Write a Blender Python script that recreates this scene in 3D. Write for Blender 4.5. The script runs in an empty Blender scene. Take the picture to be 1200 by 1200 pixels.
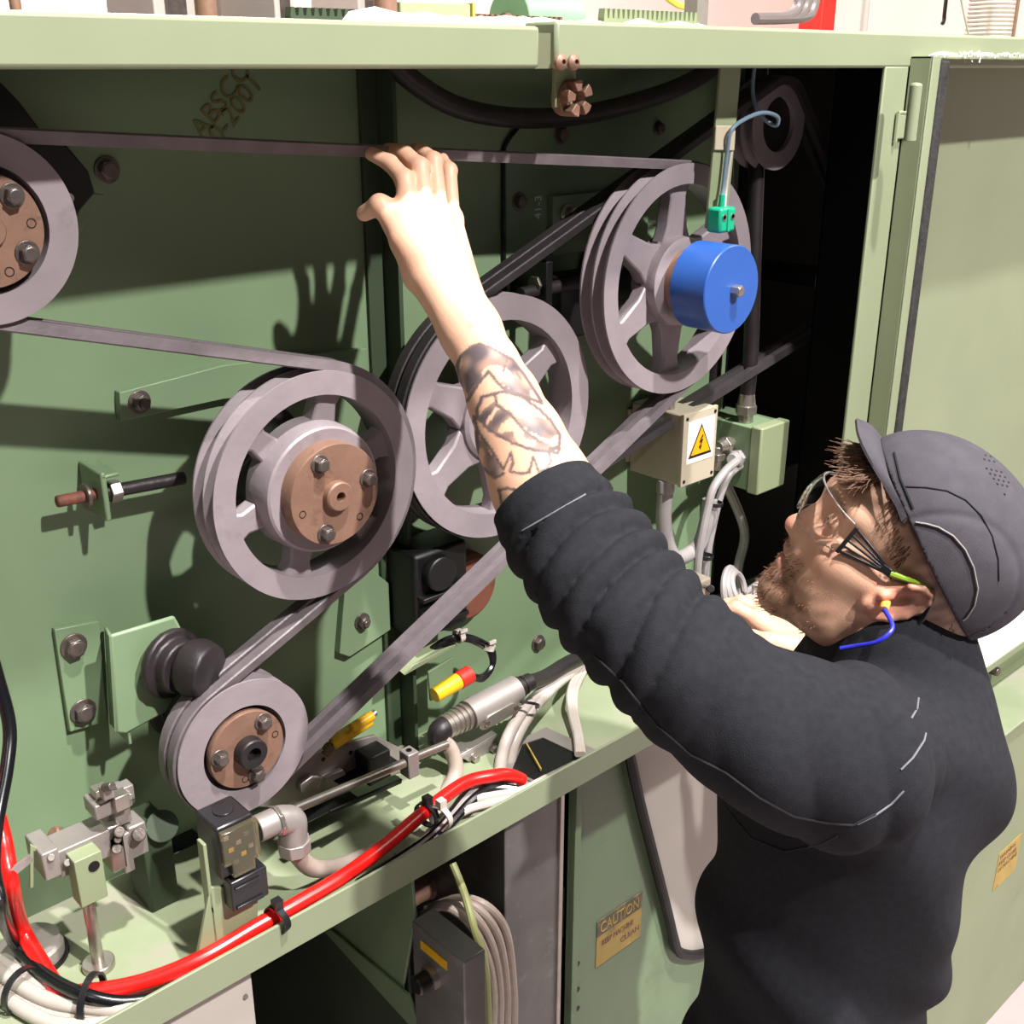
import bpy, math, random
import numpy as np
from mathutils import Vector as V, Matrix
random.seed(7)
# ---------------------------------------------------------------- camera
F=1339.0
YAW=math.radians(42.7); PIT=math.radians(21.3)
CAM=V((0,-1.0,2.04))
FW=V((math.sin(YAW)*math.cos(PIT),math.cos(YAW)*math.cos(PIT),-math.sin(PIT)))
RT=V((math.cos(YAW),-math.sin(YAW),0)); UP=RT.cross(FW)
sc=bpy.context.scene
cd=bpy.data.cameras.new('camera'); cam=bpy.data.objects.new('camera',cd); sc.collection.objects.link(cam)
cd.sensor_width=36; cd.lens=36*F/1200; cd.clip_start=.02
mw=Matrix((RT,UP,-FW)).transposed().to_4x4(); mw.translation=CAM; cam.matrix_world=mw
sc.camera=cam
def ray(px,py): return RT*((px-600)/F)+UP*((600-py)/F)+FW
def PY(px,py,Y=0): d=ray(px,py); return CAM+d*((Y-CAM.y)/d.y)
def PZ(px,py,Z): d=ray(px,py); return CAM+d*((Z-CAM.z)/d.z)
def PX(px,py,X): d=ray(px,py); return CAM+d*((X-CAM.x)/d.x)
def PD(px,py,D): return CAM+ray(px,py)*D
# ---------------------------------------------------------------- light
sc.view_settings.view_transform='Standard'; sc.view_settings.look='None'
sc.view_settings.gamma=1; sc.view_settings.use_curve_mapping=False; sc.view_settings.exposure=-1.05
w=bpy.data.worlds.new('world'); sc.world=w; w.use_nodes=True
bg=w.node_tree.nodes['Background']; bg.inputs[0].default_value=(1,.95,.91,1); bg.inputs[1].default_value=.15
def lamp(name,loc,target,size,power,col=(1,.97,.93)):
    l=bpy.data.lights.new(name,'AREA'); l.energy=power; l.size=size; l.color=col; l.shape='DISK'
    o=bpy.data.objects.new(name,l); sc.collection.objects.link(o); o.location=loc
    o.rotation_euler=(V(target)-V(loc)).to_track_quat('-Z','Y').to_euler(); return o
lamp('ceiling_or_fill_lamp',(1.15,-4.0,5.6),(.9,0,1.6),.17,1150)
lamp('ceiling_or_fill_lamp',(.95,-1.55,5.8),(.9,-.1,1.4),.16,820)
lamp('ceiling_or_fill_lamp',(-2.8,-2.2,5.2),(.9,0,1.4),.9,60)  # unseen lamp added as soft fill from the left
lamp('ceiling_or_fill_lamp',(3.5,4.2,5.5),(3.0,4.5,1.0),1.2,1700,(1,.93,.9))  # unseen lamp added to brighten the back wall
lamp('ceiling_or_fill_lamp',(5.0,-1.5,5.0),(2.5,-.5,0.3),1.0,150)
# ---------------------------------------------------------------- materials
def lin(c):
    return tuple(((x/255)/12.92 if x/255<=.04045 else ((x/255+.055)/1.055)**2.4) for x in c)
MATS={}
def mat(name,col,rough=.5,metal=0,var=.12,scale=8,bump=0,bscale=60,col2=None,c2amt=.5,spec=.5,trans=0,alpha=1,coat=0,dirt=None,dscale=3,dth=.55):
    m=bpy.data.materials.new(name); m.use_nodes=True; nt=m.node_tree; N=nt.nodes; L=nt.links
    b=N['Principled BSDF']; c=lin(col)
    b.inputs['Roughness'].default_value=rough; b.inputs['Metallic'].default_value=metal
    b.inputs['Specular IOR Level'].default_value=spec; b.inputs['Coat Weight'].default_value=coat
    b.inputs['Transmission Weight'].default_value=trans; b.inputs['Alpha'].default_value=alpha
    g=N.new('ShaderNodeNewGeometry')
    n=N.new('ShaderNodeTexNoise'); n.inputs['Scale'].default_value=scale; n.inputs['Detail'].default_value=5
    L.new(g.outputs['Position'],n.inputs['Vector'])
    r=N.new('ShaderNodeValToRGB'); e=r.color_ramp.elements
    c2=lin(col2) if col2 else tuple(x*(1-var*1.6) for x in c)
    e[0].position=.3 if not col2 else .5-c2amt*.3; e[1].position=.7 if not col2 else .5+(1-c2amt)*.3
    e[0].color=(*c2,1); e[1].color=(*(tuple(min(1,x*(1+var*.7)) for x in c)),1)
    L.new(n.outputs['Fac'],r.inputs[0]); out=r.outputs[0]
    if dirt:
        n3=N.new('ShaderNodeTexNoise'); n3.inputs['Scale'].default_value=dscale; n3.inputs['Detail'].default_value=9; n3.inputs['Roughness'].default_value=.65
        L.new(g.outputs['Position'],n3.inputs['Vector'])
        r3=N.new('ShaderNodeValToRGB'); r3.color_ramp.elements[0].position=dth; r3.color_ramp.elements[1].position=dth+.12
        L.new(n3.outputs['Fac'],r3.inputs[0])
        mx=N.new('ShaderNodeMix'); mx.data_type='RGBA'; L.new(r3.outputs[0],mx.inputs[0]); L.new(out,mx.inputs[6]); mx.inputs[7].default_value=(*lin(dirt),1)
        out=mx.outputs[2]
    L.new(out,b.inputs['Base Color'])
    if bump:
        n2=N.new('ShaderNodeTexNoise'); n2.inputs['Scale'].default_value=bscale; n2.inputs['Detail'].default_value=4
        L.new(g.outputs['Position'],n2.inputs['Vector'])
        bp=N.new('ShaderNodeBump'); bp.inputs['Strength'].default_value=bump; bp.inputs['Distance'].default_value=.002
        L.new(n2.outputs['Fac'],bp.inputs['Height']); L.new(bp.outputs[0],b.inputs['Normal'])
    MATS[name]=m; return m
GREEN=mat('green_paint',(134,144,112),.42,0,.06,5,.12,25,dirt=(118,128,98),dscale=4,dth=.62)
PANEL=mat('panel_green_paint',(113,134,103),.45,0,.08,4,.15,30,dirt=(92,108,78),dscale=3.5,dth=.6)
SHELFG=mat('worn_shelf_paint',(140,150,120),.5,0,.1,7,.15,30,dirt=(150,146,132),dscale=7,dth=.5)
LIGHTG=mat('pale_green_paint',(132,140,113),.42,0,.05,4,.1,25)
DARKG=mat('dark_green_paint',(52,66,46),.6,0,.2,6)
IRON=mat('grey_cast_iron',(142,131,136),.45,.15,.1,14,.25,90,dirt=(116,106,109),dscale=9,dth=.6)
GROOVE=mat('worn_groove_steel',(104,96,100),.35,.4,.15,10,.1,90)
DIRON=mat('oily_dark_iron',(44,38,40),.45,.3,.2,14,.4,70)
BLACKM=mat('black_steel',(13,12,13),.5,.1,.2,14,.2,60)
RUST=mat('rusty_brown_steel',(136,104,88),.55,.35,.1,30,.25,120,dirt=(104,76,64),dscale=28,dth=.56)
RUSTR=mat('red_rust',(124,72,56),.7,.1,.15,24,.4,90,dirt=(72,50,42),dscale=20,dth=.55)
STEEL=mat('bright_steel',(176,168,160),.3,.85,.1,30,.1,120)
DSTEEL=mat('dull_bolt_steel',(112,102,98),.4,.7,.2,50,.3,150)
ALU=mat('grey_aluminium',(158,150,146),.42,.5,.1,15,.15,80,dirt=(112,104,100),dscale=12,dth=.58)
RUBBER=mat('grey_worn_rubber_belt',(104,95,99),.42,0,.14,30,.3,120)
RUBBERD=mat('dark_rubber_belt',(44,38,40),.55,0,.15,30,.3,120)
BRUB=mat('black_rubber',(20,19,20),.55,0,.2,30,.2,90)
BPLA=mat('black_plastic',(30,28,32),.3,0,.1,30)
BLUE=mat('blue_plastic',(44,84,158),.32,0,.05,10,.1,60,dirt=(36,74,144),dscale=9,dth=.6)
WHITEP=mat('white_plastic_cable',(182,172,164),.4,0,.06,40)
GREYC=mat('grey_plastic_cable',(148,142,142),.42,0,.08,30)
BEIGE=mat('beige_enclosure',(178,168,148),.45,0,.05,12,.05,60)
REDC=mat('red_cable_plastic',(226,26,22),.28,0,.04,30)
BLACKC=mat('black_cable_plastic',(16,16,20),.25,0,.1,30)
YELL=mat('yellow_plastic',(226,172,26),.35,0,.06,30,dirt=(170,120,30),dscale=25,dth=.62)
REDP=mat('red_plastic',(196,40,30),.4)
TEAL=mat('teal_green_plastic',(20,150,112),.3,0,.06,30)
WIREB=mat('grey_blue_wire',(104,124,142),.35)
BLUEW=mat('blue_cord',(44,50,190),.35)
CLEARY=mat('yellowed_clear_plastic',(216,204,160),.12,0,.05,30,trans=.92)
ORANGE=mat('orange_sign_yellow',(240,160,10),.4,0,.02)
INK=mat('black_ink',(20,18,16),.5,0,.02)
LABELW=mat('white_label',(236,232,226),.4,0,.02)
LABELY=mat('faded_yellow_label',(176,148,72),.5,0,.12,30,dirt=(132,112,66),dscale=25,dth=.58)
FADEY=mat('faded_yellow_stencil',(112,104,54),.6,0,.2,60,dirt=(86,92,60),dscale=60,dth=.5)
CHALK=mat('white_paint_marker',(215,222,212),.5)
GALV=mat('galvanised_steel',(122,120,118),.42,.5,.08,22,.1,40,dirt=(140,138,136),dscale=30,dth=.58)
VOID=mat('painted_dark_interior',(14,13,14),.95,0,.1,14,spec=.08)  # near-black colour stands in for the unlit depth of the cabinet
CONDB=mat('beige_conduit',(168,152,142),.5,0,.1,40,.15,120)
PALE=mat('pale_grey_paint',(186,178,170),.45,0,.05,6)
FLOORM=mat('pinkish_grey_floor',(182,166,166),.5,0,.06,5,.1,20,dirt=(120,104,102),dscale=16,dth=.66)
WALLM=mat('white_wall_paint',(232,214,206),.6,0,.03,2)
WALLD=mat('grey_wall_band',(150,134,130),.6,0,.04,2)
REDM=mat('red_painted_steel',(214,40,30),.45,0,.05,6)
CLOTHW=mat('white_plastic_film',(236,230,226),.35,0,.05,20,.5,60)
DUST=mat('white_lint',(222,214,208),.9,0,.05,80,1,200)
FOAM=mat('black_foam_gasket',(40,38,38),.9,0,.35,60,.8,160)
HOSE=mat('clear_ribbed_hose',(226,214,208),.2,0,.04,20,trans=.35)
# ---------------------------------------------------------------- geometry helpers
COL=sc.collection
class M:
    def __init__(s): s.v=[]; s.f=[]
    def add(s,vs,fs):
        b=len(s.v); s.v+= [V(x) for x in vs]; s.f+=[tuple(b+i for i in f) for f in fs]; return s
    def box(s,a,b):
        x0,x1=sorted((a[0],b[0]));y0,y1=sorted((a[1],b[1]));z0,z1=sorted((a[2],b[2]))
        return s.add([(x0,y0,z0),(x1,y0,z0),(x1,y1,z0),(x0,y1,z0),(x0,y0,z1),(x1,y0,z1),(x1,y1,z1),(x0,y1,z1)],
          [(0,3,2,1),(4,5,6,7),(0,1,5,4),(1,2,6,5),(2,3,7,6),(3,0,4,7)])
    def obox(s,c,ax,ay,az,d):
        c=V(c);ax,ay,az=V(ax).normalized(),V(ay).normalized(),V(az).normalized()
        vs=[c+ax*(d[0]/2*i)+ay*(d[1]/2*j)+az*(d[2]/2*k) for k in(-1,1) for i,j in((-1,-1),(1,-1),(1,1),(-1,1))]
        return s.add(vs,[(0,3,2,1),(4,5,6,7),(0,1,5,4),(1,2,6,5),(2,3,7,6),(3,0,4,7)])
    def prism(s,poly,vec):
        n=len(poly); vec=V(vec); a=[V(p) for p in poly]
        return s.add(a+[p+vec for p in a],[tuple(range(n))[::-1],tuple(range(n,2*n))]+[(i,(i+1)%n,n+(i+1)%n,n+i) for i in range(n)])
    def bar(s,p,q,w,t,side=(0,1,0)):
        p,q=V(p),V(q);d=(q-p); sd=V(side); u=d.cross(sd).normalized(); sd=u.cross(d).normalized()
        return s.obox((p+q)/2,d,u,sd,(d.length,w,t))
    def lathe(s,o,axis,prof,n=32,close=False):
        o=V(o);a=V(axis).normalized(); t=V((0,0,1)) if abs(a.z)<.9 else V((1,0,0)); u=a.cross(t).normalized(); w=a.cross(u)
        vs=[];k=len(prof)
        for i in range(n):
            an=2*math.pi*i/n; d=u*math.cos(an)+w*math.sin(an)
            vs+=[o+a*h+d*r for h,r in prof]
        fs=[]
        for i in range(n):
            j=(i+1)%n
            for m in range(k if close else k-1):
                m2=(m+1)%k; fs.append((i*k+m,j*k+m,j*k+m2,i*k+m2))
        if not close:
            if prof[0][1]>1e-6: fs.append(tuple(i*k for i in range(n))[::-1])
            if prof[-1][1]>1e-6: fs.append(tuple(i*k+k-1 for i in range(n)))
        return s.add(vs,fs)
    def cyl(s,p,q,r,r2=None,n=20):
        p,q=V(p),V(q); L=(q-p).length; r2=r if r2 is None else r2
        return s.lathe(p,q-p,[(0,r),(L,r2)],n)
    def tube(s,pts,r,n=10,sub=6,rr=None):
        P=[V(p) for p in pts]; Q=[];R=[]
        for i in range(len(P)-1):
            p0=P[max(i-1,0)];p1=P[i];p2=P[i+1];p3=P[min(i+2,len(P)-1)]
            for k in range(sub):
                t=k/sub
                Q.append(.5*((2*p1)+(p2-p0)*t+(2*p0-5*p1+4*p2-p3)*t*t+(3*p1-p0-3*p2+p3)*t**3))
                R.append(r if rr is None else rr[i]*(1-t)+rr[i+1]*t)
        Q.append(P[-1]);R.append(r if rr is None else rr[-1])
        vs=[];up=None
        for i,q in enumerate(Q):
            d=(Q[min(i+1,len(Q)-1)]-Q[max(i-1,0)]).normalized()
            if up is None: up=d.orthogonal().normalized()
            up=(up-d*up.dot(d)).normalized(); w=d.cross(up)
            vs+=[q+(up*math.cos(2*math.pi*k/n)+w*math.sin(2*math.pi*k/n))*R[i] for k in range(n)]
        m=len(Q);fs=[(i*n+k,i*n+(k+1)%n,(i+1)*n+(k+1)%n,(i+1)*n+k) for i in range(m-1) for k in range(n)]
        fs+=[tuple(range(n))[::-1],tuple((m-1)*n+k for k in range(n))]
        return s.add(vs,fs)
    def sphere(s,c,r,n=12,sx=(1,1,1)):
        c=V(c);vs=[];fs=[]
        for i in range(1,n):
            th=math.pi*i/n
            for j in range(2*n):
                ph=math.pi*j/n; vs.append(c+V((math.sin(th)*math.cos(ph)*sx[0],math.sin(th)*math.sin(ph)*sx[1],math.cos(th)*sx[2]))*r)
        vs+=[c+V((0,0,r*sx[2])),c-V((0,0,r*sx[2]))];T=len(vs)-2
        m=2*n
        for i in range(n-2):
            for j in range(m): fs.append((i*m+j,(i+1)*m+j,(i+1)*m+(j+1)%m,i*m+(j+1)%m))
        for j in range(m): fs.append((T,j,(j+1)%m)); fs.append((T+1,(n-2)*m+(j+1)%m,(n-2)*m+j))
        return s.add(vs,fs)
def obj(name,m,material,parent=None,bev=0,smooth=35,seg=2):
    if parent is not None: o0=V(parent['org'])
    else:
        xs=[v for v in m.v]; o0=V((sum(v.x for v in xs)/len(xs),sum(v.y for v in xs)/len(xs),min(v.z for v in xs)))
    me=bpy.data.meshes.new(name); me.from_pydata([v-o0 for v in m.v],[],m.f); me.validate(); me.update()
    import bmesh as _b
    bm=_b.new(); bm.from_mesh(me); _b.ops.recalc_face_normals(bm,faces=bm.faces); bm.to_mesh(me); bm.free()
    me.materials.append(material)
    if smooth: me.shade_smooth(); me.set_sharp_from_angle(angle=math.radians(smooth))
    o=bpy.data.objects.new(name,me); COL.objects.link(o)
    if parent is not None: o.parent=parent; o['org']=tuple(o0)
    else: o.location=o0; o['org']=tuple(o0)
    if bev:
        b=o.modifiers.new('bevel','BEVEL'); b.width=bev; b.segments=seg; b.limit_method='ANGLE'; b.angle_limit=math.radians(40)
    return o
def tag(o,label,cat,group=None,kind=None):
    if label: o['label']=label
    if cat: o['category']=cat
    if group: o['group']=group
    if kind: o['kind']=kind
    return o
def thing(name,loc,label,cat,group=None):
    o=bpy.data.objects.new(name,None); COL.objects.link(o); o.location=loc; o.empty_display_size=.02; o['org']=tuple(loc)
    return tag(o,label,cat,group)
def part(name,m,material,parent,bev=0,label=None,smooth=35):
    o=obj(name,m,material,parent,bev,smooth)
    if label: o['label']=label
    return o
X_,Y_,Z_=V((1,0,0)),V((0,1,0)),V((0,0,1))
def hexbolt(c,axis,r,h,m=None,washer=True,stub=0,rot=0):
    m=m or M(); c=V(c);a=V(axis).normalized(); t=V((0,0,1)) if abs(a.z)<.9 else V((1,0,0)); u=a.cross(t).normalized(); w=a.cross(u)
    if washer: m.lathe(c,a,[(0,r*1.35),(r*.22,r*1.35)],18); c=c+a*(r*.22)
    hx=[c+u*(r*math.cos(k*math.pi/3+rot))+w*(r*math.sin(k*math.pi/3+rot)) for k in range(6)]
    m.prism(hx,a*h)
    m.lathe(c+a*h,a,[(0,r*.82),(h*.12,r*.7)],16)
    if stub: m.cyl(c+a*h,c+a*(h+stub),r*.52,n=12)
    return m
def text(body,size,origin,right,up,material,parent,name='lettering',thick=.0006,align='LEFT',shear=0,sx=1):
    c=bpy.data.curves.new(name,'FONT'); c.body=body; c.size=size; c.extrude=thick/2; c.align_x=align; c.resolution_u=3; c.shear=shear
    t=bpy.data.objects.new(name,c); COL.objects.link(t); dg=bpy.context.evaluated_depsgraph_get(); dg.update()
    me=bpy.data.meshes.new_from_object(t.evaluated_get(dg)); bpy.data.objects.remove(t)
    R=V(right).normalized();U=V(up).normalized();Nn=R.cross(U); m=M()
    m.add([V(origin)+R*(v.co.x*sx)+U*v.co.y+Nn*v.co.z for v in me.vertices],[tuple(p.vertices) for p in me.polygons])
    bpy.data.meshes.remove(me)
    return part(name,m,material,parent,smooth=0)
# ================================================================ setting
YF,YB,ZS,ZL=-.1,.14,1.138,1.176
FZ=-.16
fl=obj('floor',M().box((-6,-6,FZ-.05),(9,8,FZ)),FLOORM,smooth=0); fl['kind']='structure'
wb=obj('wall_back',M().box((-6,5.0,FZ),(9,5.15,5)),WALLM,smooth=0); wb['kind']='structure'
wt=obj('trim_1',M().box((-6,4.95,FZ),(9,5.0,2.22)),WALLD,smooth=0); wt['kind']='structure'
wr=obj('wall_right',M().box((8.9,-6,FZ),(9.05,5,5)),WALLM,smooth=0); wr['kind']='structure'
# ================================================================ the machine cabinet
cab=thing('machine_cabinet',(1.0,.15,FZ),'long green machine cabinet with its drive compartment open','machine')
def cp(name,m,ma,bev=.0015,label=None): return part(name,m,ma,cab,bev,label)
XG0=PY(633,50,YF).x; XG1=PY(652,50,YF).x
cp('header_beam',M().box((-.9,YF,2.038),(XG0,-.05,2.078)).box((XG1,YF,2.038),(4.2,-.05,2.084)),LIGHTG,.004)
cp('joint_plate',M().box((XG0-.002,YF+.008,2.038),(XG1+.002,-.06,2.072)),mat('shade_toned_paint',(104,106,84),.5),0,'shade-toned joint plate set back in the header')  # shade of the recess is put into the darker olive tone
cp('top_plate',M().box((-.9,-.05,2.062),(4.2,1.0,2.072)),GREEN,0)
XJ=1.538; XJ1=PY(1064,90,YF).x
cp('door_jamb',M().box((XJ,YF,1.0),(XJ1,YF+.006,2.04)),LIGHTG,.002)
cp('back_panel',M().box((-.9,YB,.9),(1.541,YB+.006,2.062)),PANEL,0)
cp('end_wall',M().box((-.9,-.05,.0),(-.894,.9,2.06)),DARKG,0)
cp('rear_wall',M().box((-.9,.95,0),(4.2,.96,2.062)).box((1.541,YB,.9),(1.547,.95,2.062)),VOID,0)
cp('shelf_tray',M().box((-.9,YF+.003,ZS-.006),(1.7,YB,ZS)),SHELFG,0)
cp('shelf_lip',M().box((-.9,YF-.004,ZS-.004),(1.62,YF,ZL)),LIGHTG,.001)
# upright rib and panel seams
XR=.835
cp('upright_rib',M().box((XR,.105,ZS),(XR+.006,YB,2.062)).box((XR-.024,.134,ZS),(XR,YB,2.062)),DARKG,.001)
xs=PY(590,250,YB).x
seam=M().tube([PY(617,136,YB-.003),PY(606,150,YB-.003),PY(592,170,YB-.003),PY(590,190,YB-.003),PY(590,260,YB-.003),PY(591,360,YB-.003)],.0032,8)
tag(obj('black_wire',seam,BLACKC),'thin black wire running straight down the back panel','wire')
# mounting plate with chamfered corner right of the wire
x0=PY(648,245,YB).x
cp('mounting_plate',M().box((PY(648,250,.13).x,.13,PY(650,300,.13).z),(PY(760,250,.13).x,YB,PY(650,230,.13).z)),PANEL,.001)
# bolts on the panel
def pbolt(px,py,r=.011,h=.007,Y=None,stub=.0,ma=DSTEEL):
    Y=YB if Y is None else Y
    cp('bolt',hexbolt(PY(px,py,Y),-Y_,r,h,stub=stub,rot=random.random()),ma,.0006)
for a in ((657,158,.0095),(608,236,.009),(771,150,.008),(125,199,.010),(630,753,.010)): pbolt(a[0],a[1],a[2])
cp('socket_screw',M().lathe(PY(664,250,.13),-Y_,[(0,.013),(.004,.013),(.004,.0095),(.018,.0095),(.018,.006),(.012,.006),(.012,0)],20),STEEL)
# header screws + bracket with castellated coupling
for px in (656,671):
    cp('button_screw',M().lathe(PY(px,73,YF),-Y_,[(0,.0085),(.003,.008),(.0055,.0055),(.0062,.003),(.003,.0028),(.003,0)],16),RUST,0,'rusty button head screw')
br=thing('hanging_bracket',tuple(PY(667,125,-.07)),'small green bracket hanging under header joint with brown toothed coupling hub','bracket')
X0=PY(648,100,-.06).x;X1=PY(672,100,-.06).x
part('plate',M().box((X0,-.064,PY(650,126,-.06).z),(X1,-.058,2.05)),GREEN,br,.001)
cc=PY(676,115,-.075)
m=M().lathe(cc+V((0,.02,0)),-Y_,[(-.004,.010),(-.002,.019),(.013,.0195),(.013,.008),(-.004,.008)],30,True)
part('hub',m,RUST,br,.0008)
m=M()
for k in range(5):
    a=k*2*math.pi/5+.5; pl=[]
    for rr,da in ((.008,-.42),(.0195,-.36),(.0198,0),(.0195,.36),(.008,.42)): pl.append(cc+V((math.cos(a+da)*rr,.007,math.sin(a+da)*rr)))
    mm=M().prism(pl,V((0,-.013,0))); part('tooth',mm,RUST,br,.001)
# bar bracket behind the left drive pulley
def plate(name,pts,Y0,Y1,ma=PANEL,parent=None,bev=.001,label=None):
    m=M().prism([PY(x,y,Y0) for x,y in pts],V((0,Y1-Y0,0)))
    return part(name,m,ma,parent or cab,bev,label)
plate('stay_bar',[(140,460),(262,428),(430,408),(430,452),(262,468),(142,494)],.128,YB,PANEL)
pbolt(163,471,.0095,.008,.128,.006)
plate('stay_plate',[(64,738),(116,728),(126,846),(82,858)],.132,YB,PANEL)
pbolt(86,757,.011,.008,.132); pbolt(97,833,.011,.008,.132)
plate('bearing_plate',[(405,682),(436,668),(456,684),(458,738),(410,770),(398,766)],.128,YB,PANEL)
pbolt(424,728,.009,.007,.128,.004)
# stepped bracket holding the lower shaft bearing
b1=PY(122,735,.132);b2=PY(128,848,.132)
fx0=PY(133,745,.075);fx1=PY(205,700,.075)
m=M().prism([b1,V((fx0.x,.075,b1.z)),V((fx0.x,.075,b2.z)),b2],V((.004,0,0)))
part('bracket_side',m,PANEL,cab,.001)
plate('bracket_face',[(129,745),(205,722),(232,770),(195,835),(148,861),(136,860)],.072,.078,PANEL,None,.004)
# tensioner screw on the left
ten=thing('tensioner_screw',tuple(PY(110,590,.12)),'rusty threaded tensioner rod with nut and green lug on back panel','tensioner')
yt=.105
part('threaded_rod',M().cyl(PY(66,588,yt),PY(118,578,yt),.0062,n=16),RUSTR,ten,.0015,'red rusted end of the rod')
part('rod',M().cyl(PY(118,578,yt),PY(215,560,yt),.0072,n=16),DIRON,ten)
part('washer',M().cyl(PY(98,582,yt),PY(103,581,yt),.0135,n=20),DSTEEL,ten,.001)
part('nut',M().prism([PY(127,577,yt)+V((0,math.cos(k*math.pi/3),math.sin(k*math.pi/3)))*.0125 for k in range(6)],V((.012,0,0))),STEEL,ten,.001)
lx=PY(112,580,yt).x
part('lug',M().box((lx,.085,PY(115,606,yt).z),(lx+.006,YB,PY(115,548,yt).z)).box((lx,.085,PY(115,556,yt).z),(lx+.02,YB,PY(115,551,yt).z)),PANEL,ten,.002)
# shaft housings (dark) behind pulleys
def housing(px,py,Y,r,Y1,label,ma=DIRON,extra=0):
    c=PY(px,py,Y); m=M().lathe((c.x,Y,c.z),Y_,[(0,r*.6),(.0,r*.8),(.01,r),(Y1-Y-.02,r),(Y1-Y-.018,r*1.35),(Y1-Y,r*1.4)],28)
    o=obj('bearing_housing',m,ma,None,.001); tag(o,label,'bearing'); return o
# ---------------------------------------------------------------- pulleys
def pulley(px,py,Y,R,label,inner=.8,spokes=6,rot=0,w=.044,solid=False,name='belt_pulley'):
    c=PY(px,py,Y); c=V((c.x,Y,c.z)); root=thing(name,tuple(c),label,'pulley','belt drive pulleys in the compartment')
    g=.0125; prof=[(0,R*inner),(0,R)]
    for k in range(2):
        y0=.0025+k*.0205; prof+=[(y0,R),(y0+.004,R-g),(y0+.0145,R-g),(y0+.0185,R)]
    prof+=[(w,R),(w,R*inner)]
    part('rim',M().lathe(c,Y_,prof,96,True),IRON,root,0,None,28)
    if not solid:
        part('hub',M().lathe(c,Y_,[(.012,R*.16),(.004,R*.2),(.004,R*.33),(.008,R*.36),(w-.004,R*.38),(w,R*.2)],48),IRON,root,0)
        for k in range(spokes):
            a=math.radians(rot+k*360/spokes); d=V((math.cos(a),0,math.sin(a))); t=V((-math.sin(a),0,math.cos(a)))
            r0=R*.33;r1=R*(inner+.015); w0=R*.15;w1=R*.10; pl=[]
            for rr,ww in ((r0,w0*1.3),((r0*.75+r1*.25),w0*.9),(r0*.25+r1*.75,w1),(r1,w1*1.5)): pl.append((rr,ww))
            P=[c+d*rr+t*ww+Y_*.012 for rr,ww in pl]+[c+d*rr-t*ww+Y_*.012 for rr,ww in pl[::-1]]
            part('spoke',M().prism(P,V((0,w-.022,0))),IRON,root,.003)
    return root,c
def flange(root,c,r,y0,y1,ma,bolts,holes,cap,stubr,label='rusty brown clamp flange'):
    f=part('clamp_flange',M().lathe(c,-Y_,[(y0,r*.99),(y1-.0015,r),(y1,r*.985),(y1,.005)],56),ma,root,0,label)
    for a in bolts:
        a=math.radians(a); p=c+V((math.cos(a)*r*.76,-y1,math.sin(a)*r*.76)); 
        bm_=hexbolt(p,-Y_,.0078,.008,washer=True,rot=random.random()); o=part('bolt',bm_,DSTEEL,f,.0006)
    for a in holes:
        a=math.radians(a); p=c+V((math.cos(a)*r*.78,-y1+.0006,math.sin(a)*r*.78)); o=part('threaded_hole',M().lathe(p,-Y_,[(0,.0042),(.0010,.0042),(.0010,.0034),(-.004,.0034),(-.004,0)],14),BLACKM,f)
    if cap:
        cr,ch=cap; part('shaft_end',M().lathe(c,-Y_,[(y1-.002,cr),(y1+ch-.002,cr),(y1+ch,cr*.9),(y1+ch,cr*.34),(y1+ch-.012,cr*.34),(y1+ch-.012,0)],32),ma if not stubr else DSTEEL,f)
    return f
# tr: upper right, big: middle left, mid, bottom, left
trR,bigR,midR,botR,lefR=.156,.1285,.159,.0815,.0785
r1,c1=pulley(799,330,0,trR,'large six-spoke pulley with blue cylinder on its hub','.' and .83,6,30)
part('hub_boss',M().lathe(c1,-Y_,[(-.02,.062),(.002,.060),(.006,.052),(.006,.02)],40),IRON,r1,0)
part('hub_sleeve',M().lathe(c1,-Y_,[(.0,.045),(.030,.045),(.030,.030)],40),RUST,r1,0,'brown rusty sleeve behind blue cylinder')
bl=part('blue_cylinder',M().lathe(c1,-Y_,[(.026,.0572),(.027,.0582),(.0835,.0582),(.085,.0568),(.085,0)],72),BLUE,r1,0,'blue plastic cylinder')
part('bolt',hexbolt(c1+V((.004,-.085,-.001)),-Y_,.0082,.012,washer=False,rot=.3),STEEL,bl,.0008)
r2,c2=pulley(375,571.5,0,bigR,'spoked pulley at middle left with large brown three-bolt flange',.8,6,15)
part('hub_boss',M().lathe(c2,-Y_,[(-.03,.074),(.0,.0725),(.008,.0705),(.010,.068),(.010,.04)],56),IRON,r2,0)
flange(r2,c2,.0565,.008,.030,RUST,(115,12,-112),(-165,-48),(.0165,.010),False)
r3,c3=pulley(589,491,.045,midR,'large six-spoke pulley partly hidden behind the tattooed forearm',.8,6,35)
part('shaft',M().cyl(c3+V((0,-.008,0)),c3+V((0,.09,0)),.028,n=32),DIRON,r3,.002)
r4,c4=pulley(288,877,0,botR,'small solid-faced pulley at lower left with brown hub',.63,solid=True)
part('web',M().lathe(c4,Y_,[(.012,.005),(.012,botR*.64),(.034,botR*.64),(.034,.005)],48),DIRON,r4,0)
f4=flange(r4,c4,botR*.565,-.006,.004,RUST,(52,172,-78),(8,-100),None,False)
part('shaft_end',M().lathe(c4,-Y_,[(.003,.0175),(.017,.0175),(.0185,.016),(.0185,.0085),(.008,.0085),(.008,0)],32),DIRON,f4)
r5,c5=pulley(-18,270,0,lefR,'solid-faced pulley cut off by the left edge of the view',.68,solid=True)
part('web',M().lathe(c5,Y_,[(.012,.005),(.012,lefR*.69),(.034,lefR*.69),(.034,.005)],48),DIRON,r5,0)
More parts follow.
